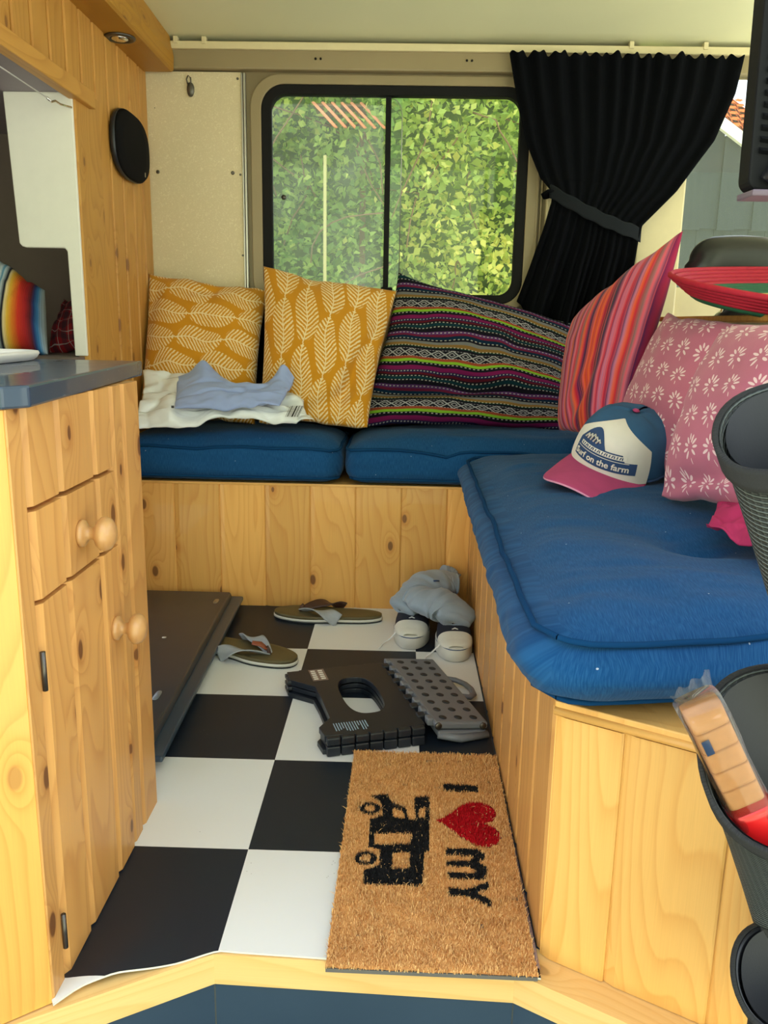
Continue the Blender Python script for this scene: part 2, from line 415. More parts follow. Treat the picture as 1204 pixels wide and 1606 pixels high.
beige_cloth = mat('beige_cord', fn=cloth_fn(srgb(186, 152, 104), srgb(214, 182, 136), 300., 20., .5, False), rough=.9)
def serape_fn():
    u, v = uvc(); W_ = K_(206, 220, 228); B = K_(24, 28, 40)
    seq = [(0., K_(40, 110, 160)), (.08, W_), (.14, K_(110, 170, 200)), (.2, W_), (.27, W_), (.31, K_(80, 150, 190)), (.34, W_), (.40, B), (.42, B), (.44, K_(240, 220, 170)), (.5, K_(240, 190, 60)), (.58, K_(236, 130, 30)), (.66, K_(214, 50, 20)), (.76, K_(170, 20, 24)), (.84, K_(90, 14, 30)), (.88, K_(24, 50, 110)), (.93, K_(60, 130, 190)), (1., W_)]
    c = ramp(u, seq); l = sin(u*260.0)*.5+.5; n = noise(xyz(u*300.0, v*300.0, 0.0), 1.0, 2.0)
    return {'Base Color': scol(mix(l*.25, c, B), .9+n*.2), 'Normal': bump(l, .3, .001)}
serape = mat('serape_stripe', fn=serape_fn, rough=.9)
def plaid_fn():
    u, v = uvc(); a = gt(fra(u*5.0), .55); b = gt(fra(v*5.0), .55); ln = mx(lt(ab(fra(u*5.0)-.2), .025), lt(ab(fra(v*5.0)-.2), .025))
    c = mix(a*.6, K_(150, 20, 36), K_(30, 30, 50)); c = mix(b*.55, c, K_(26, 30, 44)); return {'Base Color': mix(ln*.8, c, K_(180, 170, 170))}
plaid = mat('red_plaid', fn=plaid_fn, rough=.9)
def poly_fn():
    u, v = uvc(); n = noise(xyz(u*7.0, v*7.0, 0.0), 1.0, 3.0, .5, 1.2)
    return {'Normal': bump(n, .5, .006)}
polyfilm = mat('white_plastic_film', srgb(222, 226, 230), .22, fn=poly_fn, spec=.6, coat=.3)
tee = mat('blue_grey_jersey', fn=cloth_fn(srgb(140, 156, 204), srgb(172, 186, 224), 700., 400., .5, False), rough=.95, sheen=.2, spec=.1)
sockm = mat('blue_grey_knit', fn=cloth_fn(srgb(122, 138, 160), srgb(186, 196, 208), 300., 300., .8, False), rough=.95, sheen=.3, spec=.1)
blackcloth = mat('black_curtain_cloth', fn=cloth_fn((.0025, .0028, .004), (.006, .007, .010), 600., 200., .5, False), rough=.95, sheen=.0, spec=.05)
blackpl = soft('black_plastic', srgb(26, 32, 42), .42, .1)
greypl = soft('grey_plastic', srgb(112, 116, 126), .4, .06)
dotm = mat('dark_rubber_dot', srgb(40, 42, 48), .6)
leather_o = soft('olive_leather', srgb(92, 82, 52), .5, .15)
leather_b = soft('brown_leather', srgb(70, 44, 36), .5, .15)
leather_r = soft('chestnut_leather', srgb(140, 74, 48), .5, .1)
webm = mat('grey_webbing', fn=cloth_fn(srgb(150, 156, 164), srgb(190, 194, 200), 900., 900., .6, False), rough=.9)
solew = soft('white_rubber', srgb(214, 212, 204), .6, .08)
solek = mat('dark_sole', srgb(40, 44, 46), .7)
canvas = soft('navy_canvas', srgb(30, 32, 46), .9, .2)
lace = soft('white_lace', srgb(226, 226, 226), .9, .05)
denim = soft('faded_blue_canvas', srgb(40, 84, 128), .9, .3, 14.)
capw = soft('off_white_canvas', srgb(216, 210, 204), .9, .06)
magenta = soft('faded_magenta_canvas', srgb(172, 62, 112), .9, .22, 18.)
magenta2 = soft('deep_pink_linen', srgb(176, 40, 92), .9, .22, 25.)
navy = soft('navy_print', srgb(40, 66, 110), .9, .1)
blacklea = soft('black_vinyl_leather', srgb(26, 27, 32), .32, .1, 60.)
def mesh_fn():
    u, v = uvc(); a = sin(u*2*PI*60.0); b = sin(v*2*PI*46.0); h = mx(a*.4, 0.0)+mx(b, -.2)
    return {'Base Color': mix(ss(h, .3, 1.0), srgb(24, 27, 26), srgb(84, 90, 88)), 'Normal': bump(h, .8, .002)}
meshm = mat('black_ribbed_mesh', fn=mesh_fn, rough=.6)
blackweb = mat('black_webbing', fn=cloth_fn((.005, .005, .006), (.03, .03, .032), 500., 500., .9, False), rough=.9)
strawr = soft('red_straw_braid', srgb(178, 16, 48), .7, .2, 90.); strawg = soft('green_straw_braid', srgb(20, 92, 62), .7, .2, 90.); straww = soft('pale_straw', srgb(216, 196, 120), .7, .15, 90.)
def coir_fn():
    u, v = uvc(); k = gt(u, .25); r = gt(u, .75); n = v
    c = mix(n, srgb(194, 130, 68), srgb(250, 206, 142)); c = mix(k, c, scol(srgb(34, 34, 36), .5+n*.9)); c = mix(r, c, scol(srgb(196, 22, 34), .6+n*.6))
    return {'Base Color': c}
coir = mat('coir_fibre', fn=coir_fn, rough=.9, spec=.15)
def glassmat(name, tint, milk):
    global NT
    m = bpy.data.materials.new(name); m.use_nodes = True; NT = m.node_tree; NT.nodes.clear()
    o = NT.nodes.new('ShaderNodeOutputMaterial'); t = NT.nodes.new('ShaderNodeBsdfTransparent'); g = NT.nodes.new('ShaderNodeBsdfGlossy'); d = NT.nodes.new('ShaderNodeBsdfTranslucent')
    t.inputs[0].default_value = tint+(1,); g.inputs['Roughness'].default_value = .02; fr = NT.nodes.new('ShaderNodeFresnel'); fr.inputs[0].default_value = 1.45
    d.inputs[0].default_value = (.9, .95, 1, 1)
    a = NT.nodes.new('ShaderNodeMixShader'); b = NT.nodes.new('ShaderNodeMixShader')
    NT.links.new(fr.outputs[0], a.inputs[0]); NT.links.new(t.outputs[0], a.inputs[1]); NT.links.new(g.outputs[0], a.inputs[2])
    b.inputs[0].default_value = milk; NT.links.new(a.outputs[0], b.inputs[1]); NT.links.new(d.outputs[0], b.inputs[2]); NT.links.new(b.outputs[0], o.inputs[0])
    return m
glass = glassmat('window_glass', (.98, 1., .99), .004); glass2 = glassmat('dusty_window_glass', (.92, .98, .96), .03)
film = glassmat('clear_packet_film', (.95, .95, .95), .12)
def leafmat(name, a, b, c3):
    global NT
    m = bpy.data.materials.new(name); m.use_nodes = True; NT = m.node_tree; NT.nodes.clear()
    u, v = uvc(); col = ramp(u, [(0., a), (.55, b), (1., c3)])
    o = NT.nodes.new('ShaderNodeOutputMaterial'); d = NT.nodes.new('ShaderNodeBsdfDiffuse'); t = NT.nodes.new('ShaderNodeBsdfTranslucent'); x = NT.nodes.new('ShaderNodeMixShader')
    put(d.inputs[0], col); put(t.inputs[0], col); x.inputs[0].default_value = .55
    NT.links.new(d.outputs[0], x.inputs[1]); NT.links.new(t.outputs[0], x.inputs[2]); NT.links.new(x.outputs[0], o.inputs[0]); return m
leafm = leafmat('hedge_leaf', srgb(112, 146, 76), srgb(178, 200, 104), srgb(240, 236, 140))
twigm = soft('twig_bark', srgb(120, 96, 66), .9, .2)
groundm = soft('mossy_gravel', srgb(120, 124, 112), .95, .2, 6.)
def f():
    x, y, z = objc(); n = noise(xyz(x*40.0, y*40.0, z*3.0), 1.0, 4.0)
    return {'Base Color': scol(srgb(46, 53, 56), .75+n*.5)}
shedm = mat('grey_painted_timber', fn=f, rough=.95, spec=.1)
tilem = soft('orange_clay_tile', srgb(112, 54, 26), 1.0, .25, 9., spec=0.0)
sillm = mat('pine_sill', fn=pine_fn(srgb(236, 196, 130), srgb(220, 164, 88), .5, .04), coat=.15, spec=.4)
packm = soft('wafer_biscuit', srgb(196, 140, 92), .8, .15, 120.)
redp = mat('red_packet_print', srgb(206, 22, 26), .35, coat=.3)
barcode = mat('barcode_ink', (.02, .02, .02), .6)
# ------------------------------------------------------------------ structure
XR, YN, YB, HB, YW = .463, -.221, 1.247, .398, 1.658
# floor: checked vinyl sheet, its front-left edge curling over the sill
def yf(x):
    pts = [(-.62, -.29), (-.215, -.29), (-.199, -.352), (-.17, -.318), (-.13, -.292), (-.09, -.277), (-.055, -.262), (-.02, -.245), (0, -.236), (.2, -.246), (.455, -.268)]
    for (a, b), (c, d) in zip(pts, pts[1:]):
        if x <= c: return b+(d-b)*(x-a)/(c-a)
    return pts[-1][1]
nx, ny = 110, 90
G = np.zeros((nx, ny, 3)); xs = np.linspace(-.62, .459, nx)
for i, x in enumerate(xs):
    y0 = yf(x); ys = y0+(1.262-y0)*np.linspace(0, 1, ny)**1.5
    G[i, :, 0] = x; G[i, :, 1] = ys
    l = np.exp(-((ys-y0)/.09)**2)*max(0, min(1, (.02-x)/.08))
    G[i, :, 2] = .003+l*(.004+.005*np.sin((x+.2)*30))
mb = MB().grid(G); B = G.copy(); B[:, :, 2] -= .003; mb.grid(B, flip=True)
fl = mb.obj('floor', vinyl, kind='structure')
edge = MB(); ev = [tuple(p) for p in G[:, 0]]+[tuple(p) for p in B[:, 0]]
edge.add(ev, [(i, i+1, nx+i+1, nx+i) for i in range(nx-1)]); edge.obj('edge', solew, fl)
MB().prism([(-.66, -.5), (-.5, -.5), (-.012, -.215), (.43, -.230), (.84, -.47), (1.2, -.47), (1.2, 1.66), (-.66, 1.66)], -.03, -.0012).obj('subfloor', stepm, kind='structure')
# pine sill round the step well
def sill(name, p, q, inner, z1=-.001, h=.05, e0=0, e1=0):
    ln = (Vector(q)-Vector(p)).length; a = (Vector(q)-Vector(p)).normalized()
    n = Vector((-a.y, a.x)); w = inner
    mb = MB(); P = [Vector(p), Vector(q), Vector(q)+n*w+a*e1, Vector(p)+n*w-a*e0]
    v = [(t.x, t.y, z1-h) for t in P]+[(t.x, t.y, z1) for t in P]
    # length runs along the texture's v axis
    for f, uv in (((0, 1, 5, 4), ((0, 0), (0, ln), (h, ln), (h, 0))), ((4, 5, 6, 7), ((.2, 0), (.2, ln), (.2+w, ln), (.2+w, 0))), ((3, 2, 1, 0), ((0, 0),)*4), ((1, 2, 6, 5), ((0, 0), (w, 0), (w, h), (0, h))), ((2, 3, 7, 6), ((0, 0), (ln, 0), (ln, h), (0, h))), ((3, 0, 4, 7), ((0, 0), (w, 0), (w, h), (0, h)))):
        mb.add([v[i] for i in f], [(0, 1, 2, 3)], uv)
    return mb.obj(name, sillm, kind='structure')
S0, S1, S2 = (-.006, -.2395), (.424, -.2560), None
d3 = Vector((.862, -.507)).normalized(); S3 = tuple(Vector(S1)+d3*.46); d0 = Vector((-.865, -.5)).normalized(); Sm = tuple(Vector(S0)+d0*.42)
sill('trim_1', Sm, tuple(Vector(S0)), .05, e1=.02)
sill('trim_2', S0, S1, .03, e0=.012, e1=.012)
sill('trim_3', S1, S3, .062, e0=.02)
# step well: risers and tread
def riser(p, q, z0, z1, o=.004):
    a = (Vector(q)-Vector(p)).normalized(); n = Vector((-a.y, a.x))*o
    p = Vector(p)+n; q = Vector(q)+n; r = n*5
    return [(p.x, p.y, z0), (q.x, q.y, z0), (q.x, q.y, z1), (p.x, p.y, z1)]
mb = MB()
for a, b in ((Sm, S0), (S0, S1), (S1, S3)): mb.add(riser(a, b, -.24, -.0505), [(0, 1, 2, 3)])
mb.obj('step_riser', stepm, kind='structure')
box('step_floor', (-.9, -.9, -.26), (1.4, -.15, -.24), stepm, kind='structure')
# ground outside
MB().add([(-30, -30, -.62), (30, -30, -.62), (30, 30, -.62), (-30, 30, -.62)], [(0, 1, 2, 3)]).obj('ground', groundm, kind='structure')
# back wall: olive sheet metal with the window opening, speckled wallboard on the left
hole = rrect(-.232, .640, .955, 1.632, .075, 10)
outer = []
for (x, z) in hole:    # matched outer loop
    cx, cz = .204, 1.29; dx, dz = x-cx, z-cz; s = min((.94 if dx > 0 else .83)/max(abs(dx), 1e-6), (.47 if dz > 0 else 1.3)/max(abs(dz), 1e-6)); outer.append((cx+dx*s, cz+dz*s))
wb = MB(); ringm(wb, outer, hole, YW+.004, YW+.05); wbk = wb.obj('wall_back', olive, kind='structure')
box('lower_wall', (-.62, YW+.004, -.1), (1.0, YW+.045, .93), olive, wbk)
box('header_beam', (-.62, YW-.03, 1.668), (2.2, YW+.03, 1.735), olive_l, wbk, bevel=.006)
for x in (-.052, -.036, .427, .443):
    MB().lathe([(.0001, 0), (.0035, 0), (.0035, .004), (.0001, .004)], (x, YW-.0335, 1.70), (0, 1, 0), 10).obj('screw_hole', rubber, wbk)
box('wallboard', (-.62, YW-.008, .35), (-.296, YW+.003, 1.664), wallpan, wbk)
for a, b in ((-.2955, -.290), (-.288, -.281)): box('edge_strip', (a, YW-.014, .35), (b, YW+.003, 1.662), alu, wbk, bevel=.001)
for (px, pz, r, m_) in ((-.576, 1.36, .006, steel_d), (-.328, 1.36, .006, steel_d), (-.306, 1.645, .004, steel_d), (-.303, 1.355, .0035, steel_d), (-.30, 1.10, .0035, steel_d), (-.578, 1.555, .0015, steel_d)):
    MB().lathe([(.0002, 0), (r*.6, -.002), (r, -.0005), (r, .002), (.0002, .002)], (px, YW-.0095, pz), (0, 1, 0), 14).obj('screw_cap', m_, wbk)
box('side_column', (.705, YW-.02, .35), (.86, YW+.01, 1.668), cream, wbk, bevel=.004)
for a, b in ((.672, .680), (.686, .692)): box('edge_strip', (a, YW-.012, .35), (b, YW+.006, 1.668), olive_l, wbk, bevel=.002)
box('pillar', (.86, YW-.02, .35), (1.0, YW+.04, 1.668), cream, wbk, bevel=.004)
box('pillar', (1.003, YW-.035, .35), (1.150, YW+.06, 1.668), cream, wbk, bevel=.006)
box('lower_door_panel', (1.15, YW-.02, -.2), (2.2, YW+.03, 1.02), cream, wbk)
# window 1
w1 = MB(); ringm(w1, rrect(-.268, .676, .93, 1.662, .10, 10), rrect(-.232, .640, .955, 1.632, .075, 10), YW-.008, YW+.006)
w1 = w1.obj('window_1', olive_l, kind='structure', bevel=.003)
s = MB(); ringm(s, rrect(-.232, .640, .955, 1.632, .075, 10), rrect(-.200, .608, .985, 1.602, .05, 10), YW-.006, YW+.03); s.obj('rubber_seal', rubber, w1, bevel=.003)
box('divider', (.172, YW+.008, .985), (.190, YW+.026, 1.602), rubber, w1)
box('pane', (-.205, YW+.012, .98), (.226, YW+.016, 1.606), glass2, w1); box('pane', (.18, YW+.024, .98), (.612, YW+.028, 1.606), glass, w1)
mb = MB(); mb.tube([(.226, YW+.014, .99), (.226, YW+.014, 1.55), (.22, YW+.014, 1.575), (.205, YW+.014, 1.594), (.18, YW+.014, 1.6)], .0016, 6); mb.obj('pane_edge', alu, w1)
lt1 = box('latch', (.165, YW-.016, .955), (.205, YW+.0, 1.005), rubber, w1, bevel=.004); box('latch_plate', (.182, YW-.022, .93), (.206, YW-.005, .962), alu, w1, bevel=.002)
MB().lathe([(.0002, -.004), (.008, -.003), (.008, 0), (.0002, 0)], (-.163, YW+.011, 1.289), (0, 1, 0), 16).obj('pane_plug', steel_d, w1)
# window 2: the cab door's window
w2 = box('window_2', (1.455, YW-.02, 1.0), (1.485, YW+.02, 1.668), cream, kind='structure', bevel=.004)
box('rubber_seal', (1.487, YW-.01, 1.0), (1.515, YW+.02, 1.668), rubber, w2)
box('window_frame', (1.517, YW-.01, 1.0), (1.54, YW+.02, 1.668), cream, w2, bevel=.003)
box('pane', (1.15, YW+.0, 1.02), (1.455, YW+.004, 1.668), glass, w2)
# ceiling
G = np.zeros((40, 30, 3))
for i, x in enumerate(np.linspace(-.62, 2.2, 40)):
    for j, y in enumerate(np.linspace(-.52, 1.70, 30)):
        G[i, j] = (x, y, 1.752+.045*math.sin(PI*min(1, max(0, (y+.52)/2.25))))
mb = MB().grid(G, flip=True); G2 = G.copy(); G2[:, :, 2] += .03; mb.grid(G2); mb.obj('ceiling', ceilm, kind='structure')
rail = box('trim_4', (-.53, YW-.045, 1.722), (1.4, YW-.03, 1.744), cream, kind='structure', bevel=.002)
for x in (-.50, -.41, .93, 1.16): box('rail_clip', (x, YW-.05, 1.735), (x+.014, YW-.026, 1.756), cream, rail, bevel=.001)
# left wall: upright pine boards around the bed opening
wl = box('wall_left', (-.628, 1.012, -.02), (-.6205, 1.66, 1.76), pine_wall, kind='structure')
y = 1.17
while y < 1.64:
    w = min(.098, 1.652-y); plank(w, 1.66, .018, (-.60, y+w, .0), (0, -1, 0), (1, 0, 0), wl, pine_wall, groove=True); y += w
plank(.17, 1.46, .03, (-.594, 1.168, .0), (0, -1, 0), (1, 0, 0), wl, pine_wall, 'jamb_board', groove=False)
y = -.2
while y < 1.17:
    w = min(.098, 1.17-y); plank(w, .20, .018, (-.60, y+w, 1.46), (0, -1, 0), (1, 0, 0), wl, pine_wall); y += w
mb = MB(); P = [(-.61, -.2), (-.578, -.2), (-.578, 1.10), (-.61, 1.10)]
mb.prism(P, 1.424, 1.466); mb.uv = [(p[2]+p[0], p[1]) for p in mb.v]; mb.obj('lintel_board', pine_wall, wl, bevel=.003)
# soffit with rounded lower edge
mb = MB(); sec = [(-.66, 1.655), (-.512, 1.655), (-.505, 1.66), (-.503, 1.70), (-.510, 1.74), (-.52, 1.79), (-.66, 1.79)]; n = len(sec)
v = [(x, -.3, z) for x, z in sec]+[(x, 1.622, z) for x, z in sec]
uv = [(k*.05, -.3) for k in range(n)]+[(k*.05, 1.6) for k in range(n)]
mb.add(v, [tuple(range(n)), tuple(range(n, 2*n))[::-1]]+[(i, n+i, n+(i+1) % n, (i+1) % n) for i in range(n)], uv)
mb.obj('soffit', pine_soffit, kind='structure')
# alcove behind the opening
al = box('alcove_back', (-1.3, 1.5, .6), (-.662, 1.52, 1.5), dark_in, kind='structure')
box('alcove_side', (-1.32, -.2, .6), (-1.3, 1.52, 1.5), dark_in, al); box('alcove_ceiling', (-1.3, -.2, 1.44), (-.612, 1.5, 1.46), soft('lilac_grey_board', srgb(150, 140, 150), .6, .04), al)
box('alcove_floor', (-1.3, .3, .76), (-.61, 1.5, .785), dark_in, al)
mb = MB(); poly = [(-.775, 1.44), (-.762, 1.075), (-.755, 1.067), (-.745, 1.064), (-.643, 1.064), (-.637, 1.056), (-.634, .787), (-.60, .787), (-.60, 1.44)]
n = len(poly); v = [(x, .992, z) for x, z in poly]+[(x, 1.01, z) for x, z in poly]
mb.add(v, [tuple(range(n)), tuple(range(n, 2*n))[::-1]]+[(i, n+i, n+(i+1) % n, (i+1) % n) for i in range(n)]); mb.obj('alcove_panel', white, al, bevel=.003)
# ------------------------------------------------------------------ fixtures
t = thing('opening_cord', (-.63, .93, 1.41), 'thin white cord with a metal hook strung under the pine lintel', 'cord')
MB().tube([(-.640, .2, 1.425), (-.632, .6, 1.412), (-.626, .90, 1.404)], .0016, 6).obj('cord', lace, t)
MB().tube([(-.626, .90, 1.404), (-.622, .915, 1.398), (-.618, .93, 1.404), (-.612, .945, 1.400), (-.60, .985, 1.402)], .0028, 8).obj('hook', chrome, t)
t = thing('downlight', (-.578, 1.289, 1.655), 'round recessed chrome downlight set in the pine soffit', 'lamp')
MB().lathe([(.043, 0), (.043, -.003), (.040, -.006), (.030, -.006), (.026, -.001), (.026, 0)], (-.566, 1.289, 1.6548), (0, 0, 1), 32).obj('bezel', steel_d, t)
MB().lathe([(.0002, -.009), (.014, -.010), (.022, -.007), (.025, -.0015), (.0002, -.0015)], (-.566, 1.289, 1.655), (0, 0, 1), 24).obj('lens', chrome, t)
# round black speaker on the left wall
t = thing('wall_speaker', (-.59, 1.40, 1.38), 'oval black wall loudspeaker screwed to the pine boards above the yellow cushion', 'speaker')
def supr(h, r_, n=40, e=2.6):
    out = []
    for k in range(n):
        q = 2*PI*k/n; c, s_ = math.cos(q), math.sin(q)
        out.append((math.copysign(abs(c)**(2/e), c)*h, math.copysign(abs(s_)**(2/e), s_)*r_))
    return out
def loft(mb, rings, cap=True):
    n = len(rings[0]); m = len(rings); v = [p for R_ in rings for p in R_]
    f = [(i*n+k, i*n+(k+1) % n, (i+1)*n+(k+1) % n, (i+1)*n+k) for i in range(m-1) for k in range(n)]
    if cap: f += [tuple(range(n))[::-1], tuple((m-1)*n+k for k in range(n))]
    return mb.add(v, f, [(k/n, i/m) for i in range(m) for k in range(n)], True)
mb = MB(); loft(mb, [[(x, 1.400+a, 1.388+b) for a, b in supr(w, h)] for x, w, h in ((-.599, .145, .090), (-.590, .156, .098), (-.580, .155, .097))]); mb.obj('housing', blackpl, t)
mb = MB(); loft(mb, [[(x, 1.400+a, 1.388+b) for a, b in supr(w, h)] for x, w, h in ((-.5805, .155, .097), (-.572, .148, .090), (-.570, .10, .06), (-.569, .002, .002))]); mb.obj('grille', mat('black_grille', (.006, .006, .007), .9, spec=.1), t)
box('badge', (-.5735, 1.485, 1.318), (-.5705, 1.494, 1.331), alu, t)
t = thing('carabiner_tag', (-.462, YW-.02, 1.62), 'small grey metal key tag on the speckled wallboard top', 'key tag')
MB().tube([(-.466, YW-.014, 1.625), (-.470, YW-.014, 1.640), (-.464, YW-.014, 1.652), (-.457, YW-.014, 1.645), (-.456, YW-.014, 1.625)], .0022, 8).obj('loop', steel_d, t)
mb = MB(); loft(mb, [[(-.458+a, y_, 1.610+b) for a, b in supr(.012*s_, .022*s_, 24, 2.2)] for y_, s_ in ((YW-.0085, .9), (YW-.013, 1), (YW-.018, .9), (YW-.020, .3))]); mb.obj('tag_body', soft('grey_zinc', srgb(96, 92, 84), .4, .1, metal=.6), t)
# white box peeking in at the top of the left wall
mb = MB(); t = thing('wall_light', (-.55, .50, 1.44), 'end of a white ribbed fitting at the pine boards above the opening', 'wall fitting')
for k in range(3): box('rib', (-.598, .30, 1.470+k*.022), (-.565+.006*k, .482-.01*k, 1.489+k*.022), white, t, bevel=.004)
# ------------------------------------------------------------------ cabinet
cab = thing('pine_cabinet', (-.35, 0, 0), 'knotty pine kitchen cabinet with one drawer and one door under the blue worktop', 'cabinet')
XL = -.197
box('carcass', (-.60, -.28, .0), (XL-.016, .136, .788), pine_side, cab)
x = -.96
while x < -.40: plank(.140, .785, .018, (x, -.338, .003), (1, 0, 0), (0, -1, 0), cab, pine_side); x += .141
box('plinth_body', (-.96, -.318, .001), (-.602, -.20, .787), pine_side, cab)
# side face boards; the ones the drawer and the door cross are cut
plank(.036, .785, .018, (XL, -.3005, .003), (0, -1, 0), (1, 0, 0), cab, pine_side, groove=False)
plank(.086, .785, .018, (XL, .138, .003), (0, -1, 0), (1, 0, 0), cab, pine_side, flip=True)
plank(.052, .785, .018, (XL, .051, .003), (0, -1, 0), (1, 0, 0), cab, pine_side, flip=True)
CB = ((-.299, .094), (-.205, .123), (-.082, .081))
for y0, w in CB: plank(w, .122, .018, (XL, y0+w, .666), (0, -1, 0), (1, 0, 0), cab, pine_side, flip=True)
dr = MB().box((XL-.03, -.290, .549), (XL-.0185, -.010, .657)).obj('drawer', pine_side, cab)
for y0, w in CB: plank(w, .112, .018, (XL+.002, y0+w, .548), (0, -1, 0), (1, 0, 0), dr, pine_side, flip=True)
door = MB().box((XL-.03, -.290, .01), (XL-.0185, -.010, .540)).obj('door', pine_side, cab)
for y0, w in CB: plank(w, .536, .018, (XL+.002, y0+w, .006), (0, -1, 0), (1, 0, 0), door, pine_side, flip=True)
def knob(c, par):
    prof = [(.0002, 0), (.019, 0), (.019, .005), (.015, .008), (.0095, .011), (.0085, .017), (.011, .022), (.019, .025), (.0235, .030), (.0245, .035), (.0215, .042), (.014, .047), (.0002, .049)]
    MB().lathe(prof, c, (1, 0, 0), 28).obj('knob', knobw, par)
knob((XL+.002, -.150, .598), dr); knob((XL+.002, -.036, .415), door)
for z in (.432, .055):
    h = MB().tube([(XL+.004, -.2995, z), (XL+.004, -.2995, z+.052)], .0035, 10); h.obj('hinge', steel_d, door)
# angled front-left board
P0 = Vector((XL-.001, -.337, .002)); dl = Vector((-.74, -.55, 0)).normalized()
plank(.26, .786, .018, P0+dl*.26, -dl, (.55, -.74, 0), cab, mat('pine_front_varnished', fn=pine_fn(srgb(228, 172, 86), srgb(206, 136, 52), .45, .05), coat=.3, spec=.4), groove=False)
# worktop
wt = MB(); poly = [(-.60, .258), (-.225, .258), (-.176, -.318), (-.196, -.345), (-.55, -.372), (-1.0, -.372), (-1.0, .30), (-.60, .30)]
wt.prism(poly, .789, .815); wt.obj('worktop', worktopm, label='dark blue-grey worktop with scuffed rounded edge on the pine cabinet', cat='worktop', bevel=.003)
# white tray on the worktop
t = thing('white_tray', (-.50, .5, .817), 'white plastic sink surround standing on the blue-grey worktop by the wall', 'tray')
mb = MB(); loft(mb, [[(-.625+a*s_, .05+b*s_, z-.0015) for a, b in supr(.24, .20, 40, 8)] for z, s_ in ((.8175, .96), (.822, .985), (.829, 1), (.833, .995), (.834, .97), (.828, .955), (.8175, .90))], False)
mb.obj('rim', white, t)
mb = MB(); loft(mb, [[(-.625+a*s_, .05+b*s_, z-.0015) for a, b in supr(.24, .20, 40, 8)] for z, s_ in ((.8178, .90), (.8200, .90), (.8200, .01))], True); mb.obj('tray_base', white, t)
# ------------------------------------------------------------------ benches
bb = thing('back_bench', (0, 1.45, 0), 'knotty pine bench box under the window with upright tongue-and-groove boards', 'bench')
x = -.595
for w in [.141]*7+[.081]:
    plank(w, .392, .015, (x, YB, .002), (1, 0, 0), (0, -1, 0), bb, pine, gd=.45); x += w
box('bench_body', (-.60, YB+.016, .001), (1.1, YW-.052, .390), pine, bb)
mb = MB().box((-.598, YB-.004, .3945), (1.1, YW-.052, .402)); mb.uv = [(p[1]+p[2], p[0]) for p in mb.v]; mb.obj('bench_top', pine_l, bb, bevel=.001)
rb = thing('corner_bench', (.75, .3, 0), 'pine bench box along the cab side with angled front, under the large blue cushion', 'bench')
plank(.122, .385, .015, (XR, -.099, .002), (0, -1, 0), (-1, 0, 0), rb, pine_side, flip=True); y = -.099
while y < 1.24:
    w = min(.128, YB-.001-y); plank(w, .385, .015, (XR, y+w, .002), (0, -1, 0), (-1, 0, 0), rb, pine_side, flip=True); y += w
df = Vector((.862, -.507, 0)).normalized(); nf = Vector((-.507, -.862, 0)).normalized()
p = Vector((XR, YN, .0)); k = 0
for w in (.094, .136, .136, .136):
    plank(w, .378, .015, p, df, nf, rb, pine_l, gd=.45); p = p+df*w
# body and top
e = Vector((XR, YN, 0)); q = e+df*.50
poly = [(XR+.016, YB-.004), (XR+.016, YN+.02), tuple((e-nf*.03+df*.03)[:2]), tuple((q-nf*.03)[:2]), (1.1, -.40), (1.1, YB-.004)]
poly = [(XR+.016, YN+.01), tuple((q-nf*.017)[:2]), (1.1, q.y+.05), (1.1, YB-.004), (XR+.016, YB-.004)]
MB().prism(poly, .001, .383).obj('bench_body', pine_side, rb)
poly = [(XR-.001, YN-.001), tuple((q+nf*.001)[:2]), (1.1, q.y), (1.1, YB-.006), (XR-.001, YB-.006)]
mb = MB().prism(poly, .3875, .400); mb.uv = [(p_[0]*.6, p_[1]) for p_ in mb.v]; mb.obj('bench_top', pine_l, rb, bevel=.002)
mb = MB(); a = e+nf*.001; b_ = a+df*.50
mb.tube([a+Vector((0, 0, .386)), b_+Vector((0, 0, .386))], .006, 8); mb.uv = [(u_v[0]*.02, u_v[1]) for u_v in mb.uv]; mb.obj('edge_moulding', pine_l, rb)
# cab partition behind the pink cushions
pa = thing('seat_partition', (1.07, .5, 0), 'cream partition board behind the pink cushions, carrying the straw hat', 'partition')
box('board', (1.02, -.1, .401), (1.06, 1.3, .905), cream, pa, bevel=.004); box('cap_strip', (1.005, -.1, .906), (1.09, 1.3, .920), pine_wall, pa, bevel=.003)
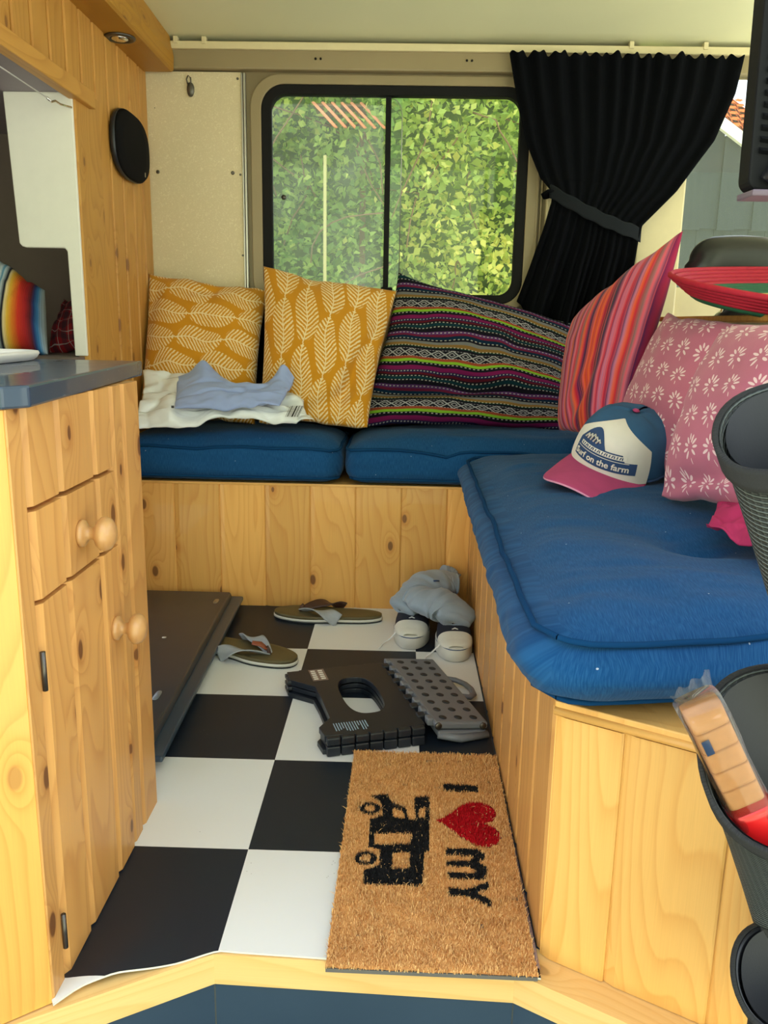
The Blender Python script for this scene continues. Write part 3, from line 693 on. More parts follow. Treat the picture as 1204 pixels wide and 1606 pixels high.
# ------------------------------------------------------------------ soft furnishing helpers
def roundbox(n, h, r, deform):
    """closed rounded box; n=(nx,ny,nz) cuts, h half sizes; returns MB; deform(array)->array in world"""
    idx = {}; V = []; F = []; UV = []
    def vid(i, j, k):
        key = (i, j, k)
        if key not in idx: idx[key] = len(V); V.append((2*i/n[0]-1, 2*j/n[1]-1, 2*k/n[2]-1))
        return idx[key]
    for i in range(n[0]):
        for j in range(n[1]):
            F.append((vid(i, j, n[2]), vid(i+1, j, n[2]), vid(i+1, j+1, n[2]), vid(i, j+1, n[2])))
            F.append((vid(i, j, 0), vid(i, j+1, 0), vid(i+1, j+1, 0), vid(i+1, j, 0)))
    for i in range(n[0]):
        for k in range(n[2]):
            F.append((vid(i, 0, k), vid(i+1, 0, k), vid(i+1, 0, k+1), vid(i, 0, k+1)))
            F.append((vid(i, n[1], k), vid(i, n[1], k+1), vid(i+1, n[1], k+1), vid(i+1, n[1], k)))
    for j in range(n[1]):
        for k in range(n[2]):
            F.append((vid(0, j, k), vid(0, j, k+1), vid(0, j+1, k+1), vid(0, j+1, k)))
            F.append((vid(n[0], j, k), vid(n[0], j+1, k), vid(n[0], j+1, k+1), vid(n[0], j, k+1)))
    q = np.array(V); h = np.array(h, float); r = np.array(r if hasattr(r, '__len__') else (r, r, r), float)
    p = q*h; inn = np.clip(p, -(h-r), h-r); d = (p-inn)/r; L = np.linalg.norm(d, axis=1, keepdims=True); L[L == 0] = 1
    m = np.maximum(np.abs(d).max(1, keepdims=True), 1e-9)
    p2 = inn+d/L*m*r
    P = deform(p2, q)
    uv = np.stack([(p[:, 0]), p[:, 1]+p[:, 2]], 1)
    return MB().add(P, F, uv, True)
def cushion(name, quad, z0, z1, r, bulge, tufts, label, cat, mat_, pipem, seed=0, group=None, n=(60, 60, 12), side=.02, pipe_r=.0045, wr=1.0):
    """box cushion over a plan quad [(x,y) front-left, front-right, back-right, back-left]; tufts: (s,t,depth,radius) in 0..1"""
    Q = [np.array(q) for q in quad]; L0 = (np.linalg.norm(Q[1]-Q[0])+np.linalg.norm(Q[2]-Q[3]))/4; L1 = (np.linalg.norm(Q[3]-Q[0])+np.linalg.norm(Q[2]-Q[1]))/4
    hz = (z1-z0)/2; h = (L0, L1, hz)
    def deform(p, q):
        s = (p[:, 0]/h[0]+1)/2; t = (p[:, 1]/h[1]+1)/2; w = (p[:, 2]/h[2]+1)/2
        edge = (1-np.abs(2*s-1)**3)*(1-np.abs(2*t-1)**4); eb = np.clip(edge, 0, 1)
        z = z0+w*(z1-z0)+bulge*eb*np.clip((w-.5)*2, 0, 1)
        mid = 1-(2*w-1)**2
        ds = np.sign(2*s-1)*side*mid*np.clip(np.abs(2*s-1)*4-3, 0, 1); dt = np.sign(2*t-1)*side*mid*np.clip(np.abs(2*t-1)*4-3, 0, 1)
        S_ = s+ds/(2*h[0]); T_ = t+dt/(2*h[1])
        a = Q[0][None]*((1-S_)*(1-T_))[:, None]+Q[1][None]*(S_*(1-T_))[:, None]+Q[2][None]*(S_*T_)[:, None]+Q[3][None]*((1-S_)*T_)[:, None]
        for (ts, tt, dep, rad) in tufts:
            c = (1-ts)*(1-tt)*Q[0]+ts*(1-tt)*Q[1]+ts*tt*Q[2]+(1-ts)*tt*Q[3]
            d = np.linalg.norm((a-c[None]), axis=1); z = z-dep*np.exp(-(d/rad))*np.clip(w*1.6-.6, 0, 1)
        nn = fbm(np.stack([a[:, 0]*9, a[:, 1]*9, w*4], 1), 2, seed); n2 = fbm(np.stack([a[:, 0]*7, a[:, 1]*28, w*9], 1), 2, seed+5)
        z = z+(nn*.004+n2*.0016*wr)*np.clip(w*2, 0, 1)
        sidew = np.clip(np.abs(2*t-1)*6-5, 0, 1)+np.clip(np.abs(2*s-1)*6-5, 0, 1)
        a = a+np.stack([n2*.0025*sidew, n2*.003*sidew], 1)*wr
        return np.stack([a[:, 0], a[:, 1], np.maximum(z, z0)], 1)
    ob = roundbox(n, h, (min(r*1.6, h[0]*.8), min(r*1.6, h[1]*.8), r), deform).obj(name, mat_, label=label, cat=cat, group=group)
    for zz in (.84, .14):
        pts = []
        e = .985 if zz > .5 else .985
        for k in range(4):
            for i in range(24):
                f = -1+2*i/24; c = ((f, -1), (1, f), (-f, 1), (-1, -f))[k]; pts.append(c)
        m = r*1.1; P = []
        for (a, b) in pts:     # round the plan corners
            x, y = a*h[0], b*h[1]; ix, iy = np.clip(x, -(h[0]-m), h[0]-m), np.clip(y, -(h[1]-m), h[1]-m); dx, dy = x-ix, y-iy; l = math.hypot(dx, dy) or 1
            mm = max(abs(dx), abs(dy)); P.append((ix+dx/l*mm, iy+dy/l*mm, (zz*2-1)*hz))
        P = np.array(P)*np.array([.995, .997, 1] if zz > .5 else [.975, .985, 1]); W_ = deform(P, P)
        W_ = np.concatenate([W_, W_[:1]]); 
        MB().tube([tuple(v) for v in W_], pipe_r, 6, cap=False).obj('piping', pipem, ob)
    return ob
def pillow(name, c, th, label, cat, m, seed=0, group=None, N=64, pinch=.06, back=.5, wr=1.35, sag=0, seam=None, uvf=None, folds=(), post=None):
    """c: corners TL, TR, BR, BL of the front face (world); th: plumpness of the front, back*th behind"""
    c = [np.array(p, float) for p in c]
    nrm = np.cross(c[1]-c[0], c[3]-c[0]); nrm = -nrm/np.linalg.norm(nrm)
    if nrm @ (np.array([.2477, -1.26, .8926])-c[0]) < 0: nrm = -nrm
    g = np.linspace(-1, 1, N+1); g = np.sign(g)*(1-(1-np.abs(g))**1.25); u, v = np.meshgrid(g, g, indexing='ij')   # u across, v: +1 top
    def surf(sign):
        uu = u*(1-pinch*(1-v**2)*np.abs(u)**3); vv = v*(1-pinch*(1-u**2)*np.abs(v)**3)
        s = (uu+1)/2; t = (vv+1)/2
        s3, t3 = s[..., None], t[..., None]
        P = c[0]*(1-s3)*t3+c[1]*s3*t3+c[2]*s3*(1-t3)+c[3]*(1-s3)*(1-t3)
        b = (np.clip(1-u**2, 0, 1)*np.clip(1-v**2, 0, 1))**.42*(1-.25*sag*v)
        ed = np.clip(1-(1-np.maximum(np.abs(u), np.abs(v)))*2.2, 0, 1)
        ang = np.arctan2(v, u); rad = np.hypot(u, v)
        w = fbm(np.stack([P[..., 0]*5, P[..., 1]*5, P[..., 2]*5], -1)+seed, 3, seed)*.10*wr
        w2 = vnoise(np.stack([ang*5.0, rad*1.2, np.full_like(u, seed*1.7)], -1), seed)*.10*wr*np.clip(rad-.35, 0, 1)
        for (fu, fv, du, dv, dep, wd) in folds:
            px, py = u-fu, v-fv; l = math.hypot(du, dv); al = (px*du+py*dv)/l; pe = (px*dv-py*du)/l
            w = w-dep*np.exp(-(pe/wd)**2)*np.exp(-(al/l)**2)
        k = th*(1 if sign > 0 else back)
        P = P+nrm*(sign*k*b*(1+w+w2))[..., None]
        P = P+np.stack([np.zeros_like(u), np.zeros_like(u), fbm(np.stack([u*3, v*3, np.full_like(u, 2.+seed)], -1), 2, seed+3)*.004*wr], -1)
        if post is not None: P = post(P, u, v, sign)
        return P
    uv = np.stack([(u+1)/2, (v+1)/2], -1)
    if uvf: uv = uvf(uv)
    mb = MB(); mb.grid(surf(1), uv); mb.grid(surf(-1), uv, flip=True)
    ob = mb.obj(name, m, label=label, cat=cat, group=group)
    md = ob.modifiers.new('weld', 'WELD'); md.merge_threshold = .0004
    ob.data.validate()
    if seam:
        F_ = surf(1); loop = [F_[i, 0] for i in range(N+1)]+[F_[N, j] for j in range(1, N+1)]+[F_[i, N] for i in range(N-1, -1, -1)]+[F_[0, j] for j in range(N-1, -1, -1)]
        MB().tube([tuple(p) for p in loop], .0022, 6, cap=False).obj('seam', seam, ob)
    return ob
# ------------------------------------------------------------------ bench cushions
cushion('bench_cushion', [(-.596, 1.228), (.058, 1.228), (.058, 1.60), (-.596, 1.60)], .4035, .537, .035, .026, [(.36, .02, .02, .05), (.97, .02, .016, .03)],
        'dark blue bench cushion under the plastic bag and the yellow cushions', 'cushion', blue, bluepipe, 3, 'blue bench cushions', n=(70, 40, 12), side=.012)
cushion('bench_cushion', [(.086, 1.228), (.98, 1.228), (.98, 1.60), (.086, 1.60)], .4035, .534, .035, .028, [(.33, .0, .03, .035), (.02, .02, .012, .03), (.66, .05, .012, .04)],
        'dark blue bench cushion under the dark woven striped cushion', 'cushion', blue, bluepipe, 9, 'blue bench cushions', n=(80, 40, 12), side=.012)
cushion('bench_cushion', [(.452, -.262), (.985, -.172), (.985, 1.160), (.466, 1.160)], .4035, .524, .045, .032, [(.56, .24, .045, .06), (.52, .30, .02, .09), (.30, .34, .012, .10), (.66, .72, .02, .08), (.95, .26, .03, .10), (.25, .6, .010, .12), (.62, .10, .006, .1)],
        'large blue ribbed bench cushion with piped edges on the corner bench, carrying the cap', 'cushion', blue, bluepipe, 21, 'blue bench cushions', n=(90, 150, 14), side=.052, wr=1.6)
# ------------------------------------------------------------------ scatter cushions
pillow('scatter_cushion', [(-.600, 1.58, 1.035), (-.212, 1.60, .985), (-.225, 1.40, .562), (-.600, 1.40, .562)], .080,
       'mustard yellow cushion with sideways white leaf print in the corner beside the pine wall', 'cushion', leafB, 2, 'mustard leaf cushions', back=.2, pinch=.05, folds=((-.9, .6, .1, .5, .3, .12), (.1, .85, .5, .1, .2, .08)))
pillow('scatter_cushion', [(-.213, 1.54, 1.058), (.222, 1.55, .985), (.140, 1.32, .567), (-.205, 1.36, .567)], .078,
       'mustard yellow cushion with upright white leaf print, leaning below the window latch', 'cushion', leafA, 5, 'mustard leaf cushions', back=.2, pinch=.05, folds=((.6, -.3, .25, .6, .5, .12), (.3, -.7, .5, .25, .3, .1)))
pillow('scatter_cushion', [(.0, 1.628, .96), (.255, 1.628, .96), (.235, 1.60, .580), (.0, 1.60, .580)], .018,
       'plain beige corded cushion showing between the upright-leaf and the dark woven cushion', 'cushion', beige_cloth, 8, N=24)
pillow('scatter_cushion', [(.225, 1.585, 1.048), (.835, 1.545, .890), (.775, 1.41, .562), (.106, 1.41, .562)], .10,
       'large dark woven cushion with green, purple and white diamond stripes', 'cushion', woven, 11, back=.2, pinch=.05, wr=1.2, sag=.3, folds=((-.5, -.55, .6, .05, .8, .09), (.2, -.45, .6, -.1, .5, .08), (.5, .6, .6, -.1, .3, .15)))
pillow('scatter_cushion', [(.775, 1.43, .905), (.985, 1.09, 1.145), (.835, .99, .578), (.732, 1.30, .578)], .070,
       'red and pink striped cushion standing tilted in the bench corner', 'cushion', redstr, 4, pinch=.02, back=.75, wr=1.1, folds=((-.1, -.6, .3, .3, .3, .1),))
pillow('scatter_cushion', [(.935, .99, .925), (.985, .52, .900), (.865, .46, .568), (.790, .90, .570)], .065,
       'dusty pink cushion with white sprigs touching the red striped cushion', 'cushion', sprig, 14, 'pink sprig cushions', pinch=.04, back=.25, folds=((.8, .9, .2, .5, .4, .15),))
pillow('scatter_cushion', [(.905, .51, .890), (.985, -.01, .905), (.905, .08, .575), (.772, .39, .562)], .080,
       'dusty pink cushion with white sprigs behind the black mesh pocket', 'cushion', sprig, 17, 'pink sprig cushions', pinch=.03, back=.2, wr=1.3, folds=((-.6, -.85, .6, .15, .5, .10), (.2, -.7, .6, .2, .3, .1)))
# ------------------------------------------------------------------ curtain
rows = [(0, .556, 1.712, 1.272, 1.706), (.10, .576, 1.622, 1.256, 1.600), (.27, .619, 1.457, 1.207, 1.464), (.42, .672, 1.345, 1.103, 1.312), (.50, .710, 1.302, 1.000, 1.205), (.54, .708, 1.272, .992, 1.165), (.62, .690, 1.190, .985, 1.080), (.78, .655, 1.070, .965, .970), (1., .620, .955, .940, .860)]
def lerp_rows(t):
    for a, b in zip(rows, rows[1:]):
        if t <= b[0]:
            k = (t-a[0])/(b[0]-a[0]); k = k*k*(3-2*k) if .4 < t < .6 else k; return [a[i]+(b[i]-a[i])*k for i in range(1, 5)]
    return rows[-1][1:]
nu, nv = 220, 90; G = np.zeros((nu, nv, 3))
for j in range(nv):
    t = j/(nv-1); lx, lz, rx, rz = lerp_rows(t)
    for i in range(nu):
        s = i/(nu-1); up = max(0, 1-t/.5); dn = max(0, (t-.54)/.46)
        A = .011+.006*up+.022*dn**.7
        ph = s*2*PI*(13)+1.5*math.sin(s*9+1); ph2 = s*2*PI*3.6+.6
        fold = math.sin(ph)*(.4+.6*up+.15)*.7+math.sin(ph2)*(.25+1.0*dn)
        y = 1.578+A*fold*.9-(.018*math.exp(-((t-.52)/.10)**2))-.02*dn*math.sin(PI*s)
        z = lz+(rz-lz)*s+(.006*math.sin(s*140)+.004*math.sin(s*61) if t < .02 else 0)+.010*dn*math.sin(ph2+1)-.03*dn*math.sin(PI*s)
        x = lx+(rx-lx)*s
        x += .020*math.sin(PI*t*2)*0
        G[i, j] = (x, y, z)
t = thing('curtain', (.9, 1.58, 1.70), 'black gathered curtain tied back beside the window', 'curtain')
mb = MB().grid(G, smooth=True); o_ = mb.obj('curtain_cloth', blackcloth, t); sd = o_.modifiers.new('solid', 'SOLIDIFY'); sd.thickness = .002
P = np.zeros((50, 7, 3))
for i in range(50):
    s = i/49
    for j in range(7):
        w = (j/6-.5)*.042
        P[i, j] = (.700+.300*s, 1.540-.012*math.sin(PI*s)+.018*(2*s-1)**4, 1.305-.128*s+w-.014*math.sin(PI*s)+.002*math.sin(s*30))
o_ = MB().grid(P).obj('tieback', soft('tieback_cloth', (.012, .014, .018), .9, .1, spec=.1), t); sd = o_.modifiers.new('solid', 'SOLIDIFY'); sd.thickness = .003
MB().tube([(.700, 1.545, 1.305), (.690, 1.585, 1.300), (.700, 1.60, 1.29)], .014, 8, flat=.3).obj('tieback_end', blackcloth, t)
# ------------------------------------------------------------------ plastic bag and folded shirt
def bagpost(P, u, v, s):
    n = np.abs(fbm(np.stack([P[..., 0]*9, P[..., 1]*9, P[..., 2]*9], -1), 3, 31))
    P = P.copy(); P[..., 2] += (n-.3)*.020; P[..., 1] -= (n-.3)*.014; P[..., 2] += .010*np.sin(u*7+1)*(v < -.6); P[..., 2] = np.maximum(P[..., 2], .5655-.012*(P[..., 1] < 1.24)); return P
t = thing('plastic_bag', (-.30, 1.3, .57), 'white plastic mailing bag lying open on the back bench cushion under the folded shirt', 'bag')
bg_ = pillow('film', [(-.575, 1.385, .735), (-.055, 1.34, .655), (-.015, 1.225, .600), (-.555, 1.192, .566)], .020, None, None, polyfilm, 6, N=80, pinch=.06, back=.4, wr=2.5, post=bagpost)
bg_.parent = t; bg_.location = -t.location
def on_bag(a, b, lift=.006): return Vector((-.555+.54*a, 1.172+.03*a+.10*b, .572+.032*a+.09*b+lift))
bx = Matrix.Rotation(0, 4, 'X')
for i, w in enumerate([1, 2, 1, 1, 3, 1, 2, 1, 2, 1]):
    x0 = -.098+i*.0042
    MB().add([(x0, 1.196, .612), (x0+.0014*w, 1.196, .6125), (x0+.012+.0014*w, 1.226, .642), (x0+.012, 1.226, .6415)], [(0, 1, 2, 3)]).obj('barcode_bar', barcode, t)
def teepost(P, u, v, s):
    P = P.copy(); up = np.clip((v+.2)/1.2, 0, 1)**2
    P[..., 2] += up*(.055*np.exp(-((u+.55)/.2)**2)+.060*np.exp(-((u-.80)/.17)**2)-.028*np.exp(-((u-.2)/.4)**2))
    n = fbm(np.stack([P[..., 0]*11, P[..., 1]*11, P[..., 2]*16], -1), 3, 44); P[..., 2] += n*.006; P[..., 1] += n*.010; return P
t = thing('folded_shirt', (-.28, 1.28, .62), 'pale blue-grey jersey shirt loosely folded on the white plastic bag', 'shirt')
sh = pillow('cloth', [(-.455, 1.345, .712), (-.085, 1.325, .705), (-.115, 1.205, .650), (-.425, 1.185, .622)], .030, None, None, tee, 12, N=70, pinch=.0, back=.2, wr=1.5, post=teepost, folds=((0, -.35, .8, .08, .35, .06), (-.2, .3, .6, .3, .4, .08), (.5, .1, .3, .5, .3, .08)))
sh.parent = t; sh.location = -t.location
box('care_label', (-.428, 1.166, .634), (-.420, 1.168, .641), barcode, t)
# ------------------------------------------------------------------ magenta cloth
def magpost(P, u, v, s):
    P = P.copy(); n = fbm(np.stack([P[..., 0]*18, P[..., 1]*18, P[..., 2]*10], -1), 3, 52); P[..., 2] = np.maximum(P[..., 2]+n*.010+.022*np.exp(-((u-.1+v*.3)/.3)**2), .548); return P
pillow('crumpled_cloth', [(.83, .25, .590), (.99, .13, .615), (.835, -.14, .572), (.765, .120, .556)], .009, 'crumpled deep pink linen cloth on the blue cushion under the mesh pocket', 'cloth', magenta2, 15, N=60, pinch=.05, back=.1, wr=2.0, post=magpost, folds=((.1, -.2, .5, .5, .8, .08), (-.3, .2, .3, .6, .6, .06)))
# ------------------------------------------------------------------ cap
capo = thing('baseball_cap', (.765, .70, .545), 'worn blue baseball cap with off-white front panel and frayed pink peak', 'cap')
fw = Vector((-.60, -.78, -.18)).normalized(); lf = Vector((.78, -.55, -.28)); lf = (lf-fw*lf.dot(fw)).normalized(); upc = fw.cross(lf)
CO = Vector((.756, .655, .594))
cw = lambda x, y, z: CO+(fw*x+lf*y+upc*z)*1.34
def crown(ph, th, off=0.0):
    """ph around (0 = front), th 0 brim .. pi/2 top"""
    c, s_ = math.cos(ph), math.sin(ph); k = math.cos(th)**.62; h = .088*math.sin(th)**.9
    fx = .098 if c > 0 else .100; x = (fx+off)*c*k; y = (.080+off)*s_*k
    x += .012*math.sin(th)*max(0, c)*math.sin(2*th); d = 0
    if c < -.2: d = .006*vnoise(np.array([ph*3, th*4, .5]))
    return cw(x+d, y+d, h*(1+off*8)-.004*vnoise(np.array([ph*2.2, th*3, 1.5]))*(1 if c < .3 else 0))
def patch(a0, a1, t0, t1, off, na=24, nt=16):
    P = np.zeros((na, nt, 3))
    for i in range(na):
        for j in range(nt): P[i, j] = crown(a0+(a1-a0)*i/(na-1), t0+(t1-t0)*j/(nt-1), off)
    return P
cr = MB().grid(patch(-PI, PI, 0, PI/2*.999, 0, 60, 22)).obj('crown', denim, capo)
sd = cr.modifiers.new('s', 'SOLIDIFY'); sd.thickness = .0015
P = np.zeros((30, 16, 3))
for i in range(30):
    a = -1.0+2.0*i/29; tm = 1.36-.75*abs(a)**1.3
    for j in range(16): P[i, j] = crown(a, tm*j/15, .0022)
MB().grid(P).obj('front_panel', capw, capo)
P = np.zeros((24, 12, 3))
for i in range(24):
    a = -.72+1.44*i/23; lo = .14; hi = (.50 if a < .45 else .36)+.42*max(0, 1-abs((a+.34)/.36)**2)
    for j in range(12): P[i, j] = crown(a, lo+(hi-lo)*j/11, .0032)
MB().grid(P).obj('emblem_patch', navy, capo)
P[:, :, :] = 0
def arc_strip(a0, a1, th, w, off, name, m):
    P = np.zeros((20, 3, 3))
    for i in range(20):
        for j in range(3): P[i, j] = crown(a0+(a1-a0)*i/19, th+w*(j/2-.5), off)
    MB().grid(P).obj(name, m, capo)
arc_strip(-.60, .50, .43, .085, .0042, 'emblem_banner', capw)
arc_strip(-.66, .56, .345, .012, .0042, 'emblem_rule', capw)
def ct(x, y, z, th0, a_off=0.0): return crown(a_off+x/.088, th0+y/.105, .0046+z)
text_mesh('Surf on the farm', .0165, .0003, lambda x, y, z: ct(x, y, z, .235, -.04), 'lettering', capw, capo, bold=.0003)
mb = MB()
for i in range(19):
    a = -.54+i*.053; mb.tube([crown(a, .405, .0050), crown(a+.012*(i % 3), .455, .0050)], .0011, 5)
mb.obj('worn_lettering', navy, capo)
mb = MB()
for i in range(5):
    a = -.56+i*.085; mb.tube([crown(a, .56, .005), crown(a+.06, .66+.03*(2-abs(i-2)), .005), crown(a+.10, .60+.03*(2-abs(i-2)), .005)], .0022, 5)
mb.obj('emblem_wave', capw, capo)
MB().lathe([(.0002, .004), (.006, .003), (.0085, .0), (.006, -.002), (.0002, -.002)], cw(0, 0, .090), upc, (0 or 16)).obj('button', magenta, capo)
P = np.zeros((40, 16, 3))
for i in range(40):
    a = -1.02+2.04*i/39
    for j in range(16):
        r = j/15; ext = .092*(max(0, 1-(a/1.10)**4))**.5+.004
        x = .096*math.cos(a)+r*ext*math.cos(a*.25); y = (.079+.006*r)*math.sin(a)*(1+.10*r)
        z = .006-.30*(abs(y)/.09)**2*.10*(.55+r)+.004*r; P[i, j] = cw(x, y, z)
o_ = MB().grid(P).obj('peak', magenta, capo); sd = o_.modifiers.new('s', 'SOLIDIFY'); sd.thickness = .003
MB().tube([tuple(P[i, 15]) for i in range(40)], .0022, 6).obj('frayed_edge', soft('frayed_pink', srgb(214, 150, 180), .95), capo)
MB().tube([crown(a, .02, .001) for a in np.linspace(1.05, 2*PI-1.05, 40)], .003, 6).obj('sweatband', navy, capo)
# ------------------------------------------------------------------ straw hat on the partition
hat = thing('straw_sombrero', (1.20, .75, .921), 'straw sombrero with red and green braided brim resting on the partition', 'hat')
HC_ = (1.205, .75, .930)
def band(r0, z0, r1, z1, n, m, name, th=.006):
    for k in range(n):
        f = (k+.5)/n; r = r0+(r1-r0)*f; z = z0+(z1-z0)*f; pts = []
        for i in range(73):
            a = 2*PI*i/72; pts.append((HC_[0]+r*math.cos(a), HC_[1]+r*math.sin(a)*.92, HC_[2]+z+.17*r*math.sin(a)+.006*math.sin(2*a+1)*r/.3+.004*math.sin(a-1.2)))
        MB().tube(pts, math.hypot(r1-r0, z1-z0)/n*.56, 6, cap=False, flat=1).obj(name, m, hat)
band(.10, .004, .19, .008, 4, straww, 'straw_braid'); band(.19, .008, .285, .024, 5, strawg, 'green_braid'); band(.287, .026, .338, .066, 5, strawr, 'red_braid')
mb = MB(); mb.lathe([(.10, .0), (.10, .05), (.085, .11), (.05, .14), (.0005, .15)], (HC_[0], HC_[1], HC_[2]), n=28); mb.obj('hat_crown', straww, hat)
# ------------------------------------------------------------------ cab seat
st = thing('cab_seat', (1.2, 1.1, .1), 'black leather cab seat with rounded headrest seen over the partition', 'seat')
roundbox((14, 10, 10), (.135, .055, .066), (.06, .05, .05), lambda p, q: np.stack([p[:, 0]*(1-.08*(p[:, 2] > 0))+1.150, p[:, 1]+1.13-.02*p[:, 0], p[:, 2]+1.070-.25*p[:, 0]**2*3], 1)).obj('headrest', blacklea, st)
roundbox((14, 10, 20), (.20, .07, .30), (.08, .06, .08), lambda p, q: np.stack([p[:, 0]+1.30, p[:, 1]+1.15, p[:, 2]+.655], 1)).obj('backrest', blacklea, st)
for x in (1.13, 1.25): MB().tube([(x, 1.14, .90), (x, 1.13, 1.04)], .006, 10).obj('headrest_post', chrome, st)
roundbox((14, 14, 8), (.22, .22, .07), (.07, .07, .05), lambda p, q: np.stack([p[:, 0]+1.34, p[:, 1]+.95, p[:, 2]+.30], 1)).obj('seat', blacklea, st)
box('seat_base', (1.18, .80, -.001), (1.50, 1.10, .23), blackpl, st)
# ------------------------------------------------------------------ ribbed black housing at the top right
blackh = soft('black_gloss_plastic', (.004, .0045, .006), .6, .1, spec=.2)
t = thing('ceiling_mounted_housing', (.74, -.15, 1.75), 'black ribbed plastic housing hanging from the roof edge above the mesh pocket', 'plastic housing')
hb = MB(); hb.prism(rrect(.6525, .90, 1.052, 1.50, .014, 5), -.20, -.165, f=lambda x, y, z: (x+(y-1.05)*-.02, z, y)); hb.obj('shell', blackh, t, bevel=.003)
for k in range(26):
    z = 1.10+k*.0125
    MB().add([(.660, -.2005, z), (.89, -.2005, z-.03), (.89, -.206, z-.034), (.660, -.206, z-.004), (.660, -.2005, z-.007), (.89, -.2005, z-.037)], [(0, 1, 2, 3), (3, 2, 5, 4)]).obj('rib', blackh, t)
MB().tube([(.672, -.200, 1.062), (.690, -.204, 1.09), (.73, -.206, 1.125), (.80, -.206, 1.15)], .018, 10, flat=.5).obj('shell_ridge', blacklea, t)
box('lip', (.6525, -.215, 1.044), (.90, -.165, 1.0515), soft('mauve_grey_plastic', srgb(104, 90, 104), .4, .05), t, bevel=.002)
box('bracket', (.72, -.195, 1.50), (.82, -.168, 1.762), blackpl, t)
# ------------------------------------------------------------------ hanging organiser
og = thing('hanging_organiser', (.75, -.46, .9), 'black mesh pocket organiser hanging in front of the pink cushions', 'organiser')
box('back_panel', (.655, -.462, .10), (.775, -.456, .98), blackweb, og, bevel=.002)
lining = soft('charcoal_lining', srgb(30, 32, 38), .6, .1)
for x in (.69, .75): box('strap', (x, -.463, .96), (x+.02, -.460, 1.757), blackweb, og)
def pocket(cx, a0, ztop, zbk, cx1, a1, zbot, cy=-.494, b0=.040, b1=.022, m=meshm, sl=0.):
    n = 56; rings = []
    def ring(f, ext=0):
        out = []
        for k in range(n):
            q = 2*PI*k/n; a = (a0+(a1-a0)*f)+ext; b = (b0+(b1-b0)*f)+ext; x = cx+(cx1-cx)*f+a*math.cos(q)
            y = cy+b*math.sin(q)
            zt = ztop+(zbk-ztop)*(math.sin(q)+1)/2+.006*math.sin(3*q)+sl*a*math.cos(q); out.append((x, y, zt+(zbot-zt)*f))
        return out
    G = np.array([ring(f) for f in np.linspace(0, 1, 24)]).transpose(1, 0, 2); G = np.concatenate([G, G[:1]])
    uu = np.linspace(0, 1, n+1); vv = np.linspace(0, 1, 24); uv = np.stack(np.meshgrid(uu, vv, indexing='ij'), -1)
    pk = MB().grid(G, uv); o_ = pk.obj('mesh_pocket', m, og); s_ = o_.modifiers.new('s', 'SOLIDIFY'); s_.thickness = .002
    li = np.array([ring(f, -.004) for f in np.linspace(0.01, 1, 10)]).transpose(1, 0, 2); li = np.concatenate([li, li[:1]]); l_ = MB().grid(li).obj('lining', lining, o_); l_.location = (0, 0, 0)
    r0 = np.array([ring(f, .0022) for f in np.linspace(-.01, .085, 5)]).transpose(1, 0, 2); r0 = np.concatenate([r0, r0[:1]])
    o2 = MB().grid(r0).obj('rim_webbing', blackweb, o_); s_ = o2.modifiers.new('s', 'SOLIDIFY'); s_.thickness = .005
    if o2.parent: o2.location = (0, 0, 0)
pocket(.648, .108, .782, .858, .690, .046, .54, sl=.26)
pocket(.662, .104, .392, .555, .700, .070, .285, b0=.052)
pocket(.708, .088, .175, .255, .74, .07, .10, b0=.045, m=blacklea)
# wafer packet standing in the lower pocket
wp = thing('wafer_packet', (.60, -.50, .45), 'clear packet of pale wafers with red printed end stuck in the mesh pocket', 'snack packet')
A = Vector((.536, -.505, .548)); Bq = Vector((.632, -.497, .372)); ax = (Bq-A).normalized(); wd = ax.cross(Vector((0, 1, 0))).normalized(); dn_ = ax.cross(wd).normalized()
L_ = (Bq-A).length
def wp_loft(s0, s1, w, d, n=24, jit=0.0, e=4):
    rings = []
    for k in range(10):
        f = k/9; c = A+ax*(s0+(s1-s0)*f); rings.append([tuple(c+wd*a*(1+jit*math.sin(f*40+a*200))+dn_*b*(1+jit*math.sin(f*33+b*300))) for a, b in supr(w*1.28, d*1.15, n, e)])
    return rings
for k in range(5):
    mb = MB(); loft(mb, wp_loft(.016+k*.0235, .016+k*.0235+.022, .0145, .0115, e=6)); mb.obj('wafer', packm, wp)
mb = MB(); loft(mb, wp_loft(.010, L_+.02, .0175, .0145, jit=.04)); mb.obj('wrapper', film, wp)
mb = MB(); loft(mb, wp_loft(.139, L_+.022, .0182, .0152, e=3)); mb.obj('printed_end', redp, wp)
for k in range(5):
    c = A+ax*.150+wd*(-.012+.005*k)-dn_*0
    for sgn in (-1,): 
        MB().add([tuple(c+dn_*.0157*sgn+wd*.0006), tuple(c+dn_*.0157*sgn-wd*.0006), tuple(c+ax*.045+dn_*.0157*sgn-wd*.0006), tuple(c+ax*.045+dn_*.0157*sgn+wd*.0006)], [(0, 1, 2, 3)]).obj('print_line', white, wp)
for sgn in (-1, 1): MB().add([tuple(A+ax*s_+wd*w_+dn_*.0149*sgn) for s_, w_ in ((.045, -.016), (.045, -.008), (.062, -.008), (.062, -.016))], [(0, 1, 2, 3)]).obj('label_patch', navy, wp)
P = np.zeros((12, 6, 3))
for i in range(12):
    for j in range(6):
        s = i/11*2-1; P[i, j] = A+ax*(.012-.022*j/5-.004*s*j/5)+wd*s*(.0165+.006*j/5)+dn_*(.005*math.sin(i*1.7)*j/5)
o_ = MB().grid(P).obj('crimped_end', film, wp)
MB().tube([tuple(A+ax*.02+wd*.0178), tuple(Bq+wd*.0178)], .0012, 6).obj('red_seam', redp, wp)
